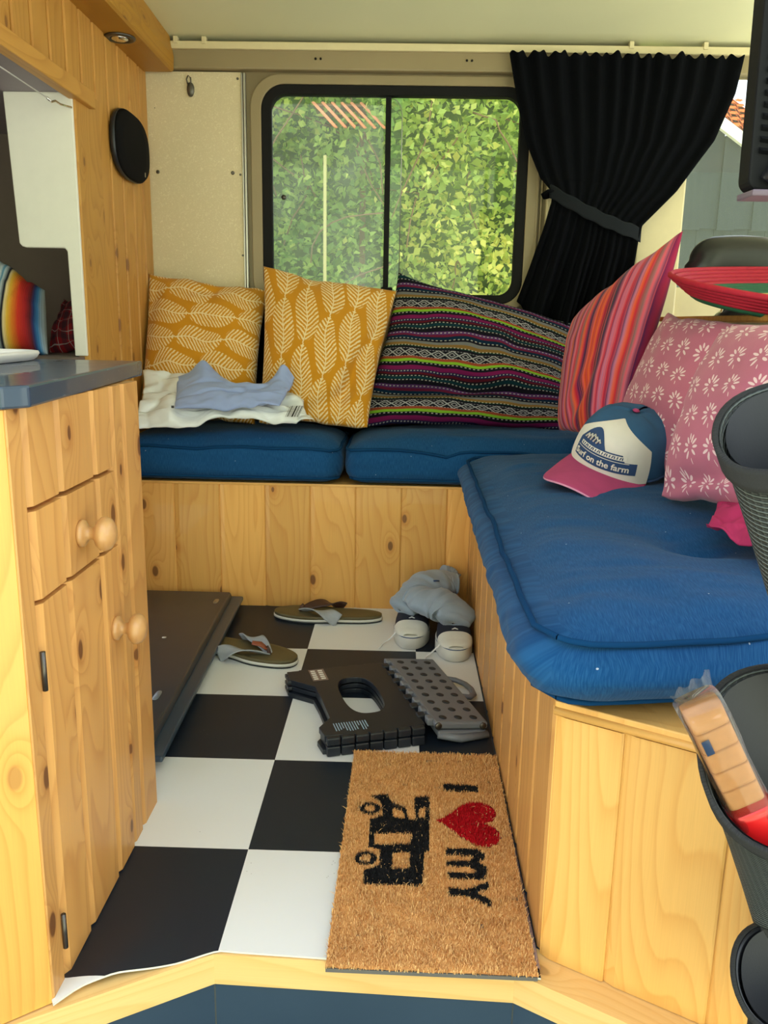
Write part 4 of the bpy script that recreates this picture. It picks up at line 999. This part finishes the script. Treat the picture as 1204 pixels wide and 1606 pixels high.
# ------------------------------------------------------------------ things in the alcove
pillow('scatter_cushion', [(-.91, 1.16, 1.05), (-.765, 1.14, .955), (-.735, 1.06, .790), (-.93, 1.06, .790)], .07, 'rainbow serape striped cushion in the dark opening above the worktop', 'cushion', serape, 22, N=40, pinch=.02)
pillow('plaid_blanket', [(-.80, 1.36, .93), (-.635, 1.30, .93), (-.632, 1.22, .788), (-.80, 1.22, .788)], .05, 'red and navy plaid blanket bundled in the dark opening behind the serape cushion', 'blanket', plaid, 25, N=40, wr=2.5)
# ------------------------------------------------------------------ doormat
M0 = np.array([.158, -.272]); MU = np.array([.295, -.004]); MV = np.array([.006, .600])    # front-left corner, across, away
def inpoly(x, y, poly):
    r = np.zeros(x.shape, bool); n = len(poly)
    for i in range(n):
        (x0, y0), (x1, y1) = poly[i], poly[(i+1) % n]
        with np.errstate(divide='ignore', invalid='ignore'):
            r ^= ((y0 > y) != (y1 > y)) & (x < (x1-x0)*(y-y0)/(y1-y0)+x0)
    return r
def ell(cx, cy, rx, ry): return [(cx+rx*math.cos(a), cy+ry*math.sin(a)) for a in np.linspace(0, 2*PI, 24, endpoint=False)]
heart = []
for a in np.linspace(0, 2*PI, 60, endpoint=False):
    hx = 16*math.sin(a)**3; hy = 13*math.cos(a)-5*math.cos(2*a)-2*math.cos(3*a)-math.cos(4*a)
    heart.append((.389+hy*.0040, .086-hx*.0043+(hy+17)*-.0003))
mI = [(.344, .210), (.411, .204), (.410, .181), (.344, .184)]
mM = [(.340, .004), (.394, .004), (.404, -.007), (.404, -.022), (.392, -.031), (.404, -.042), (.404, -.062), (.395, -.076), (.340, -.075), (.340, -.058), (.380, -.060), (.386, -.054), (.376, -.044), (.338, -.043), (.337, -.030), (.378, -.028), (.386, -.020), (.380, -.014), (.339, -.014)]
mY = [(.339, -.098), (.368, -.100), (.403, -.080), (.404, -.097), (.384, -.109), (.404, -.124), (.404, -.142), (.368, -.117), (.338, -.117)]
body = [(.205, .160), (.236, .167), (.247, .135), (.270, .124), (.276, .088), (.288, .086), (.287, .160), (.316, .164), (.311, -.004), (.301, -.011), (.298, -.094), (.203, -.096), (.201, -.060), (.227, -.046), (.226, -.005), (.207, .002), (.206, .084), (.229, .097), (.226, .134)]
cut = [[(.246, .122), (.263, .114), (.271, .090), (.248, .090)], [(.295, .122), (.308, .126), (.306, .092), (.293, .092)], [(.215, .041), (.281, .044), (.279, .014), (.217, .009)], [(.248, -.012), (.277, -.011), (.276, -.052), (.248, -.054)]]
def matcode(x, y):
    k = inpoly(x, y, mI) | inpoly(x, y, mM) | inpoly(x, y, mY)
    b = inpoly(x, y, body)
    for c in cut: b &= ~inpoly(x, y, c)
    k |= b
    for cx, cy in ((.205, .117), (.203, -.029)): k |= inpoly(x, y, ell(cx, cy, .0195, .019)) & ~inpoly(x, y, ell(cx, cy, .010, .010))
    r = inpoly(x, y, heart)
    return np.where(r, 1.0, np.where(k, .5, 0.0))
mt = thing('doormat', (.31, .03, 0), 'coir doormat with red heart and black camper van print on the checked floor', 'doormat')
mb = MB()
def mp(a, b): return M0+MU*a+MV*b
nx, ny = 90, 180; G = np.zeros((nx, ny, 3)); uv = np.zeros((nx, ny, 2))
A_, B_ = np.meshgrid(np.linspace(0, 1, nx), np.linspace(0, 1, ny), indexing='ij')
XY = M0+MU*A_[..., None]+MV*B_[..., None]; G[..., :2] = XY; G[..., 2] = .0125+.002*fbm(np.stack([XY[..., 0]*60, XY[..., 1]*60, XY[..., 0]*0], -1), 2)
uv[..., 0] = matcode(XY[..., 0], XY[..., 1]); uv[..., 1] = .15+.25*rng.random((nx, ny))
MB().grid(G, uv).obj('coir_base', coir, mt)
c = [mp(0, 0), mp(1, 0), mp(1, 1), mp(0, 1)]
MB().prism([tuple(q) for q in c], .0045, .0105).obj('rubber_backing', soft('grey_rubber_backing', srgb(96, 92, 88), .8), mt)
nf = 62000
a = rng.random(nf)*1.006-.003; b = rng.random(nf)*1.004-.002; xy = M0+MU*a[:, None]+MV*b[:, None]
z0 = .010+rng.random(nf)*.002; ang = rng.random(nf)*2*PI; lean = rng.random(nf)**1.5*.006; h = .003+rng.random(nf)*.0045
d = np.stack([np.cos(ang)*lean, np.sin(ang)*lean, h], 1); jit = rng.normal(0, .0008, (nf, 2))+d[:, :2]*.6; code = matcode(xy[:, 0]+jit[:, 0], xy[:, 1]+jit[:, 1]); side = np.stack([-np.sin(ang), np.cos(ang), 0*ang], 1)*(.00035+.00035*rng.random(nf))[:, None]
base = np.concatenate([xy, z0[:, None]], 1)
stray = rng.random(nf) < .022; d[stray] *= np.array([2.2, 2.2, .9])
V = np.stack([base-side, base+side, base+d*.6+side*.8+np.array([0, 0, .0012]), base+d*.6-side*.8+np.array([0, 0, .0012]), base+d], 1).reshape(-1, 3)
code[stray] = 0; tone = np.clip(rng.normal(.55, .24, nf), 0, 1); tone[stray] = .95
uvv = np.repeat(np.stack([code, tone], 1), 5, 0)
me = bpy.data.meshes.new('coir_pile'); I = np.arange(nf)*5
q4 = np.stack([I, I+1, I+2, I+3], 1); t3 = np.stack([I+3, I+2, I+4], 1)
def fastmesh(name, V, polys, uvv, m):
    me = bpy.data.meshes.new(name); me.vertices.add(len(V)); me.vertices.foreach_set('co', V.astype(np.float32).ravel())
    tot = sum(p.size for p in polys); me.loops.add(tot); li = np.concatenate([p.ravel() for p in polys]).astype(np.int32); me.loops.foreach_set('vertex_index', li)
    cnt = np.concatenate([np.full(len(p), p.shape[1]) for p in polys]); st_ = np.concatenate([[0], np.cumsum(cnt)[:-1]]).astype(np.int32)
    me.polygons.add(len(cnt)); me.polygons.foreach_set('loop_start', st_); me.polygons.foreach_set('loop_total', cnt.astype(np.int32))
    me.materials.append(m); lay = me.uv_layers.new(name='UVMap'); lay.data.foreach_set('uv', uvv[li].astype(np.float32).ravel()); me.update(calc_edges=True); me.validate(); return me
link('coir_pile', fastmesh('coir_pile', V, [q4, t3], uvv, coir), mt, kind='stuff')
# lilac dusty gap strip between the mat and the bench
mb = MB(); G = np.zeros((4, 60, 3))
for i in range(4):
    for j in range(60):
        f = j/59; G[i, j] = (.4535+.007*i/3, -.255+.34*f, .0042+.004*math.sin(PI*i/3)+.0012*vnoise(np.array([i*1.7, j*.9, 1.]))); 
MB().grid(G).obj('sealant_strip', soft('dusty_mauve_sealant', srgb(150, 128, 128), .9, .35, 120.), kind='structure')
# ------------------------------------------------------------------ flip-flops
def foot_outline(L, W_, n=44, side=1, heelw=.80, waist=.16):
    out = []
    for k in range(n):
        q = 2*PI*k/n; c, s_ = math.cos(q), math.sin(q)
        x = L/2*math.copysign(abs(c)**.82, c); f = (x/L+.5)
        w = W_/2*(heelw+(1-heelw)*min(1, max(0, (f-.25)/.4)))*(1-waist*math.exp(-((f-.42)/.16)**2))
        y = w*math.copysign(abs(s_)**.85, s_)+side*.006*math.sin(f*PI)*(1)+side*.008*max(0, f-.6)
        out.append((x, y))
    return out
def flipflop(name, cx, cy, yaw, label, side=1, L=.325, web_far=False, z=.0036):
    t = thing(name, (cx, cy, 0), label, 'sandal', 'olive flip-flops')
    c, s_ = math.cos(yaw), math.sin(yaw)
    T = lambda x, y, z_: (cx+x*c-y*s_, cy+x*s_+y*c, z_+z)
    o = foot_outline(L, .118, side=side)
    def lay(name, z0, z1, k, m, dish=0):
        rings = [[T(x*k, y*k, z0+.0) for x, y in o], [T(x*k*1.0, y*k*1.0, z1-.001) for x, y in o], [T(x*k*.988, y*k*.975, z1) for x, y in o]]
        mb = MB()
        for f in (.8, .5, .2, .01): rings.append([T(x*k*f, y*k*f, z1-dish*(1-f)) for x, y in o])
        loft(mb, rings); return mb.obj(name, m, t)
    lay('sole', 0, .005, .985, solek); lay('midsole', .005, .0125, 1.0, solew); lay('footbed', .0125, .021, .985, leather_o, .0035)
    post = np.array([L*.255, 0, .018])
    def strap(ysgn, x_end, m, name, w0=.016, w1=.036):
        e = np.array([x_end, ysgn*.058, .014]); n = 26; P = np.zeros((n, 5, 3)); mid = (post+e)/2+np.array([.0, ysgn*.024, .036])
        for i in range(n):
            f = i/(n-1); p = (1-f)**2*post+2*f*(1-f)*mid+f*f*e; tg = 2*(1-f)*(mid-post)+2*f*(e-mid); tg /= np.linalg.norm(tg)
            ex = np.array([1., 0, .15]); sd = ex-tg*ex.dot(tg); sd /= np.linalg.norm(sd); w = w0+(w1-w0)*min(1, f*1.6)
            for j in range(5): P[i, j] = T(*(p+sd*(j/4-.5)*w*1.2))
        o_ = MB().grid(P).obj(name, m, t); q = o_.modifiers.new('s', 'SOLIDIFY'); q.thickness = .003
    strap(1, -.040, webm if side > 0 or web_far else leather_b, 'strap'); strap(-1, -.040, webm if side < 0 or web_far else leather_b, 'strap')
    MB().tube([T(*post), T(post[0]-.002, 0, .030), T(post[0]-.010, 0, .036)], [.006, .0055, .008], 10).obj('toe_post', leather_b, t)
    if web_far: MB().tube([T(post[0]-.004, -.003, .034), T(post[0]-.022, -.008, .046), T(post[0]-.042, -.018, .050)], [.008, .013, .010], 8, flat=.35).obj('strap_patch', leather_r, t)
    return t
flipflop('flip_flop', .035, 1.150, math.radians(176), 'olive flip-flop with grey and brown strap lying against the back bench', side=1, L=.335)
flipflop('flip_flop', -.170, .845, math.radians(-24), 'olive flip-flop with grey strap half under the dark folded panel', side=1, web_far=True, L=.335)
# ------------------------------------------------------------------ dark panel on the floor
t = thing('folded_tabletop', (-.40, .7, .0), 'charcoal tabletop panel with rounded rim lying flat beside the cabinet', 'tabletop')
poly_ = [(-.575, .245), (-.218, .245), (-.262, 1.222), (-.575, 1.222)]
MB().prism([(-.585, .235), (-.214, .235), (-.240, 1.228), (-.585, 1.228)], .026, .040).obj('rim_board', stepm, t, bevel=.004)
MB().prism([(-.575, .27), (-.243, .27), (-.272, 1.215), (-.575, 1.215)], .0402, .058, top=[(-.575, .275), (-.249, .275), (-.278, 1.213), (-.575, 1.213)]).obj('panel', darkpan, t, bevel=.004)
for y in (.30, 1.12): box('batten', (-.56, y, .0036), (-.29, y+.05, .0258), stepm, t)
mb = MB(); loft(mb, [[(-.292+a+.0*b, .47+b, z) for a, b in supr(.007, .024, 20, 3)] for z in (.0582, .0592)]); mb.obj('catch', soft('grey_catch', srgb(120, 130, 140), .4), t)
mb = MB(); loft(mb, [[(-.302+a, 1.12+b, z) for a, b in supr(.007, .02, 20, 3)] for z in (.0582, .0592)]); mb.obj('catch', alu, t)
for x, y in ((-.375, .82), (-.395, .70)):
    mb = MB(); loft(mb, [[(x+a, y+b, z) for a, b in supr(.006, .006, 16, 2)] for z in (.0582, .0587)]); mb.obj('plug', solew, t)
# ------------------------------------------------------------------ folding step stool
fs = thing('folding_stool', (.2, .5, 0), 'black and grey plastic folding step stool lying collapsed above the doormat', 'step stool')
e1 = Vector((.954, .30, 0)); e2 = Vector((.30, -.954, 0)); FO = Vector((-.022, .645, 0))
FW = lambda a, b, z: FO+e1*a+e2*b+Vector((0, 0, z))
outl = [(0, 0), (.055, 0), (.14, 0), (.243, 0), (.243, .10), (.243, .20), (.243, .34), (.17, .345), (.10, .345), (.022, .34), (.018, .30), (.05, .262), (.052, .16), (.05, .10), (0, .048)]
def dens(p, n=6):
    out = []
    for i in range(len(p)):
        a, b = p[i], p[(i+1) % len(p)]
        for k in range(n): out.append((a[0]+(b[0]-a[0])*k/n, a[1]+(b[1]-a[1])*k/n))
    return out
cx_, cy_ = .145, .165
def oval_at(p, ra=.046, rb=.098, e=2.8):
    dx, dy = p[0]-cx_, p[1]-cy_; l = (abs(dx/ra)**e+abs(dy/rb)**e)**(1/e); return (cx_+dx/l, cy_+dy/l)
def stool_layer(name, z0, z1, sh, k=1.0, hole=1.0):
    O = dens(outl); O = [((a-cx_)*k+cx_+sh[0], (b-cy_)*k+cy_+sh[1]) for a, b in O]; I = [oval_at(p, .046*hole, .098*hole) for p in O]; n = len(O)
    v = [FW(a, b, z) for L_, z in ((O, z0), (I, z0), (O, z1), (I, z1)) for a, b in L_]; F = []
    for i in range(n):
        j = (i+1) % n; F += [(i, n+i, n+j, j), (2*n+i, 2*n+j, 3*n+j, 3*n+i), (i, j, 2*n+j, 2*n+i), (n+i, 3*n+i, 3*n+j, n+j)]
    return MB().add(v, F).obj(name, blackpl, fs, bevel=.0012)
stool_layer('leg_panel', .0036, .015, (-.006, .004), .985); stool_layer('leg_panel', .017, .028, (.002, -.002), .985, 1.0); stool_layer('leg_panel', .0325, .046, (0, 0), 1.0, .97)
def fbox(name, a0, a1, b0, b1, z0, z1, m, bev=.002, par=None):
    return MB().prism([(a0, b0), (a0, b1), (a1, b1), (a1, b0)], z0, z1, f=lambda x, y, z: FW(x, y, z)).obj(name, m, par or fs, bevel=bev)
for z0, z1 in ((.004, .0275), (.029, .047)):
    for k in range(7): fbox('hinge_knuckle', .024+k*.031, .024+k*.031+.029, .341, .356, z0, z1-.001, blackpl, .003)
for k in range(3):
    for z0 in (.005, .018, .034): fbox('foot_pad', -.006+.0*k, .006, .004+k*.016, .018+k*.016, z0, z0+.010, blackpl, .002)
for k in range(7): fbox('hinge_knuckle', .238, .256, .012+k*.046, .034+k*.046, .030, .050, blackpl, .003)
for k in range(5): fbox('edge_tab', .03+k*.042, .055+k*.042, -.006, .002, .034, .045, blackpl, .002)
stk_ = fbox('label_sticker', .052, .090, .004, .070, .0463, .0467, mat('taupe_label', srgb(132, 112, 104), .5), 0)
for r_i in range(2):
    for k in range(5):
        a0 = .056+r_i*.018; b0 = .010+k*.0115
        q = fbox('pictogram', a0, a0+.011, b0, b0+.0075, .0468, .0470, white, 0); 
pbl = soft('pale_blue_print', srgb(150, 180, 205), .6)
for k, w in enumerate([.034, .034, .030, .026, .036, .040, .040, .038, .036, .020, .040, .040, .030]):
    fbox('warning_print', .050+k*.0058, .0522+k*.0058, .292, .292+w, .0462, .0464, pbl, 0)
# grey tread
def TW(a, b, z): return FW(.258+a, b, z-.12*a)
def tbox(name, a0, a1, b0, b1, z0, z1, m, bev=.002, top=None):
    return MB().prism([(a0, b0), (a0, b1), (a1, b1), (a1, b0)], z0, z1, f=lambda x, y, z: TW(x, y, z)).obj(name, m, fs, bevel=bev)
tr = tbox('tread', .004, .128, -.012, .352, .036, .053, greypl, .005)
for k in range(8): tbox('hinge_knuckle', -.008, .008, -.008+k*.046, .014+k*.046, .036, .054, greypl, .004)
for i in range(3):
    for j in range(9):
        mb = MB(); a, b = .030+i*.036, .016+j*.039
        loft(mb, [[TW(a+x, b+y, z) for x, y in supr(.0088, .0095, 20, 2)] for z in (.0531, .0537)]); mb.obj('grip_dot', dotm, fs)
mb = MB(); mb.tube([TW(.120, .095, .044), TW(.150, .095, .040), TW(.168, .115, .038), TW(.172, .145, .038), TW(.166, .175, .038), TW(.148, .195, .040), TW(.120, .198, .044)], .008, 10, flat=.8); mb.obj('handle', greypl, fs)
tbox('leg', .010, .126, .300, .356, .018, .034, greypl, .005); 
MB().tube([TW(.012, .350, .022), TW(.060, .362, .020), TW(.126, .356, .026)], [.008, .010, .009], 10, flat=.9).obj('leg', greypl, fs)
tbox('leg', .010, .126, -.008, .05, .018, .034, greypl, .004)
for a, b in ((.012, .3525), (.116, .3525)): MB().lathe([(.0002, .002), (.006, .002), (.008, 0), (.008, -.003), (.0002, -.003)], TW(a, b+.0005, .044), e2, 16).obj('pivot', steel_d, fs)
tbox('foot_pad', .02, .12, .30, .34, .0185-.0, .0186, dotm, 0)
# ------------------------------------------------------------------ trainers with socks
def sneaker(cx, cy, yaw, label):
    t = thing('canvas_trainer', (cx, cy, 0), label, 'shoe', 'navy canvas trainers')
    c, s_ = math.cos(yaw), math.sin(yaw); z00 = .0036
    T = lambda x, y, z: (cx+x*c-y*s_, cy+x*s_+y*c, z+z00)
    L = .285; o = foot_outline(L, .108, side=0, heelw=.72, waist=.12)
    mb = MB(); loft(mb, [[T(x*k, y*k, z) for x, y in o] for z, k in ((0, .96), (.003, 1), (.036, 1.0), (.040, .985), (.040, .5), (.040, .01))]); mb.obj('sole', solew, t)
    mb = MB(); loft(mb, [[T(x*1.004, y*1.008, z) for x, y in o] for z in (.0345, .0372)], False); mb.obj('foxing_stripe', navy, t)
    def upper(x0, x1, name, m, off=0.0, n=24):
        P = np.zeros((n, 21, 3))
        for i in range(n):
            x = x0+(x1-x0)*i/(n-1); f = x/L+.5; w = .0485*(.74+.26*min(1, max(0, (f-.25)/.4)))*(max(0, 1-abs(2*f-1)**6))**.5
            h = .018+.058*(1-min(1, max(0, (f-.30)/.60)))**.9
            if f > .90: h = .018*max(0, (1-f)/.10)**.5
            for j in range(21):
                q = PI*j/20; P[i, j] = T(x, (w+off)*math.copysign(abs(math.cos(q))**.7, math.cos(q)), .038+(h+off)*math.sin(q)**.8)
        return MB().grid(P).obj(name, m, t)
    upper(-L*.47, L*.36, 'canvas_upper', canvas); upper(L*.30, L*.485, 'toe_cap', solew, .0010, 14)
    P = np.zeros((10, 7, 3))
    for i in range(10):
        for j in range(7): f = i/9; P[i, j] = T(.085-.10*f, (j/6-.5)*.036, .066+.026*f-.004*abs(j-3)/3)
    MB().grid(P).obj('tongue', canvas, t)
    for k in range(5):
        x = .078-.018*k; z = .069+.0055*k; MB().tube([T(x, -.024, z-.006), T(x-.004, 0, z+.004), T(x, .024, z-.006)], .0026, 6, flat=.6).obj('lace', lace, t)
    MB().tube([T(.09, -.03, .06), T(.11, -.045, .035), T(.10, -.062, .012), T(.12, -.080, .006), T(.15, -.086, .005)], .0024, 6).obj('lace', lace, t)
    return T
T1 = sneaker(.292, 1.050, math.radians(-93), 'navy canvas trainer with white toe cap, the one further from the side bench')
T2 = sneaker(.404, .970, math.radians(-89), 'navy canvas trainer with white toe cap, right beside the side bench')
def sock(name, pts, rad, label, seed, fl=.55):
    # bent flattened tube with a ribbed open cuff
    pts = [Vector(p) for p in pts]; n = 60; C_ = []
    m = len(pts)
    for i in range(n):
        f = i/(n-1)*(m-1); k = min(int(f), m-2); g = f-k
        p0, p1, p2, p3 = pts[max(k-1, 0)], pts[k], pts[k+1], pts[min(k+2, m-1)]
        C_.append(.5*((2*p1)+(-p0+p2)*g+(2*p0-5*p1+4*p2-p3)*g*g+(-p0+3*p1-3*p2+p3)*g**3))
    P = np.zeros((n, 28, 3)); prev = Vector((0, 0, 1))
    for i, c in enumerate(C_):
        t_ = (C_[min(i+1, n-1)]-C_[max(i-1, 0)]).normalized(); up = (prev-t_*prev.dot(t_)).normalized(); prev = up; sd = t_.cross(up)
        f = i/(n-1); fr = f*(len(rad)-1); k = min(int(fr), len(rad)-2); r = rad[k]+(rad[k+1]-rad[k])*(fr-k)
        if f > .95: r *= math.sqrt(max(0.02, 1-((f-.95)/.05)**2))
        for j in range(28):
            q = 2*PI*j/28; w = 1+.10*vnoise(np.array([f*9, math.cos(q)*2+seed, math.sin(q)*2.]))+.07*vnoise(np.array([f*22, q*1.5, seed*1.]))
            P[i, j] = c+sd*math.cos(q)*r*w+up*math.sin(q)*r*fl*w
    t = thing(name, tuple(C_[n//2]), label, 'sock', 'blue-grey socks')
    uv = np.stack(np.meshgrid(np.linspace(0, 1, n), np.linspace(0, 1, 28), indexing='ij'), -1)
    o_ = MB().grid(P, uv, cv=True).obj('knit', sockm, t); q = o_.modifiers.new('s', 'SOLIDIFY'); q.thickness = .002
    mb = MB(); mb.tube([tuple(P[0, j]) for j in list(range(28))+[0]], .0035, 6, cap=False); mb.obj('cuff', sockm, t)
    return t
sock('sock', [(.420, 1.150, .118), (.385, 1.145, .125), (.340, 1.105, .130), (.295, 1.05, .110), (.252, 1.005, .085)], [.050, .060, .066, .064, .056, .040], 'blue-grey sock with tiny dark emblem draped over the rear trainer', 1)
sock('sock', [(.300, 1.030, .125), (.335, .985, .122), (.375, .960, .118), (.400, .935, .105), (.402, .905, .085)], [.046, .060, .068, .068, .064, .044], 'blue-grey sock draped over the trainer nearest the side bench', 4)
sock('sock', [(.418, 1.195, .115), (.400, 1.200, .130), (.380, 1.195, .140)], [.032, .038, .030], 'short blue-grey sock end standing in the bench corner behind the trainers', 7, .8)
mb = MB(); mb.tube([(.350, 1.060, .158), (.358, 1.058, .160), (.366, 1.062, .158)], .0022, 6); mb.obj('sock_emblem', navy, bpy.data.objects['sock'])
# ------------------------------------------------------------------ outside: hedge
hg = thing('hedge', (0, 3.5, -.62), 'sunlit leafy green hedge filling the view through the sliding window', 'hedge')
n = 62000
x = rng.uniform(-2.2, 1.50, n); z = rng.uniform(-.55, 4.3, n); dpt = rng.random(n)**1.3
cl = fbm(np.stack([x*1.6, z*1.6, x*0], 1), 3, 3)
y = 3.12+.22*cl+.42*dpt
c = np.stack([x, y, z], 1)
nrm = np.stack([rng.normal(0, .6, n), -np.abs(rng.normal(.6, .5, n)), rng.normal(.45, .5, n)], 1); nrm /= np.linalg.norm(nrm, axis=1, keepdims=True)
dr_ = np.stack([rng.normal(0, 1, n), rng.normal(-.2, .5, n), rng.normal(-.5, .8, n)], 1); dr_ -= nrm*(dr_*nrm).sum(1, keepdims=True); dr_ /= np.linalg.norm(dr_, axis=1, keepdims=True)
sd_ = np.cross(dr_, nrm); L = (.030+.034*rng.random(n)**2)[:, None]
V = np.stack([c, c+dr_*L*.45+sd_*L*.34+nrm*L*.08, c+dr_*L*.5, c+dr_*L*.45-sd_*L*.34+nrm*L*.08, c+dr_*L-nrm*L*.08], 1).reshape(-1, 3)
I = np.arange(n)*5; T3 = np.concatenate([np.stack([I, I+1, I+2], 1), np.stack([I, I+2, I+3], 1), np.stack([I+2, I+1, I+4], 1), np.stack([I+3, I+2, I+4], 1)])
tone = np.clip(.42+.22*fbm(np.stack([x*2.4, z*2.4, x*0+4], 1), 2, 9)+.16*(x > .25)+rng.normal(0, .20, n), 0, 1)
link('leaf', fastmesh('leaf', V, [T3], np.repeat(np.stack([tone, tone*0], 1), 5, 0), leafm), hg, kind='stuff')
mb = MB()
for k in range(70):
    x0 = random.uniform(-2, 1.2); z0 = random.uniform(-.4, 1.6); p = Vector((x0, random.uniform(3.0, 3.3), z0)); pts = [p]
    d_ = Vector((random.uniform(-.5, .5), random.uniform(-.1, .1), random.uniform(.4, 1)))
    for i in range(6): p = p+d_*.14; d_ += Vector((random.uniform(-.35, .35), random.uniform(-.1, .1), random.uniform(-.4, .15))); pts.append(p)
    mb.tube(pts, .004, 5)
mb.obj('twig', twigm, hg, kind='stuff')
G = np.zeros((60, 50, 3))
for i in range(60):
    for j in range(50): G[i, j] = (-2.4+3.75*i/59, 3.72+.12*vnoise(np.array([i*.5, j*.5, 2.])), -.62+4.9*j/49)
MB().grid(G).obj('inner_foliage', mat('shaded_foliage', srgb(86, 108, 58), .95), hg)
t = thing('garden_stake', (-.147, 2.98, -.62), 'thin pale wooden stake standing in front of the hedge', 'stake')
box('stake_post', (-.156, 2.975, -.62), (-.140, 2.985, 1.66), mat('pale_stake', srgb(188, 176, 120), .8), t, bevel=.003)
t = thing('reflected_roof_slats', (0, 3.05, 1.74), 'orange slats among the hedge leaves, added to imitate a roof mirrored in the window', 'reflected roof')  # slats added in the hedge to imitate a roof reflected in the pane
og_m = soft('reflected_roof_orange', srgb(226, 140, 96), .8, .2)
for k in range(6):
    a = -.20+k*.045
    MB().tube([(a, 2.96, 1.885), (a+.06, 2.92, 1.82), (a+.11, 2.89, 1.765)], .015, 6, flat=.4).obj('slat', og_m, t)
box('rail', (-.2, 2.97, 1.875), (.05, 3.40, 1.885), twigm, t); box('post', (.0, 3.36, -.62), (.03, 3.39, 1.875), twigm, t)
# ------------------------------------------------------------------ outside: timber shed with tiled roof
sh_ = thing('timber_shed', (2.4, 4.6, -.62), 'grey timber-clad shed with white bargeboard and orange tiled roof beyond the cab window', 'shed')
def roofz(x): return 2.136-(x-2.197)*.655
me0 = {}
x = 1.60; k = 0
while x < 3.3:
    zt = min(3.0, roofz(x)-.002)
    if zt > 1.6: box('board', (x, 4.50+.02*(k % 2), 1.51+.012*(k % 2)), (x+.1125, 4.522+.02*(k % 2), zt), shedm, sh_)
    box('lower_board', (x, 4.548, -.62), (x+.109, 4.565, 1.60), shedm, sh_); x += .112; k += 1
box('shed_wall', (1.6, 4.57, -.62), (3.3, 6.5, 1.60), shedm, sh_)
p0 = Vector((1.55, 4.47, roofz(1.55)+.0)); p1 = Vector((3.3, 4.47, roofz(3.3)))
mb = MB(); mb.add([(p0.x, 4.46, p0.z), (p1.x, 4.46, p1.z), (p1.x, 4.46, p1.z+.075), (p0.x, 4.46, p0.z+.075), (p0.x, 4.50, p0.z), (p1.x, 4.50, p1.z), (p1.x, 4.50, p1.z+.075), (p0.x, 4.50, p0.z+.075)], [(0, 1, 2, 3), (7, 6, 5, 4), (0, 4, 5, 1), (3, 2, 6, 7), (0, 3, 7, 4), (1, 5, 6, 2)])
mb.obj('bargeboard', white, sh_)
# tiled slope rising away behind the bargeboard
mb = MB(); nr, nc = 14, 22
for i in range(nr):
    for j in range(nc):
        f = i/nr; x0 = 1.55+j*.085+.02*(i % 2)+f*.30; y0 = 4.52+f*1.1; z0 = roofz(x0-f*.30)+.078+f*.50
        dx, dz = .080, -.080*.655; lz = .5/nr; ly = 1.1/nr
        pts = []
        for (a, b, cz) in ((0, 0, .0), (.5, 0, .022), (1, 0, .0), (0, 1, -.004), (.5, 1, .018), (1, 1, -.004)):
            pts.append((x0+dx*a+.30/nr*b, y0+ly*b*1.1, z0+dz*a+lz*b*1.1+cz+.012))
        mb.add(pts, [(0, 1, 4, 3), (1, 2, 5, 4)], None, False)
tl = mb.obj('roof_tile', tilem, sh_, kind='stuff')

# ------------------------------------------------------------------ backdrop behind the photographer, added to dim the sky reflection in the panes
hs = thing('backdrop', (0, -7, -.62), 'grey-green rendered house added out of view behind the camera to dim the sky mirrored in the panes', 'backdrop')
box('backdrop_wall', (-6, -9, -.62), (6, -6.6, 4.2), soft('grey_green_render', srgb(112, 122, 98), .9, .2, 3.), hs)
for x in (-3, 1.6): box('window_frame', (x, -6.61, .3), (x+1.2, -6.57, 1.5), white, hs)
MB().add([(1.55, 4.53, roofz(1.55)+.07), (3.42, 4.53, roofz(3.42)+.07), (3.72, 5.63, roofz(3.42)+.57), (1.85, 5.63, roofz(1.55)+.57)], [(0, 1, 2, 3)]).obj('roof_deck', tilem, sh_)
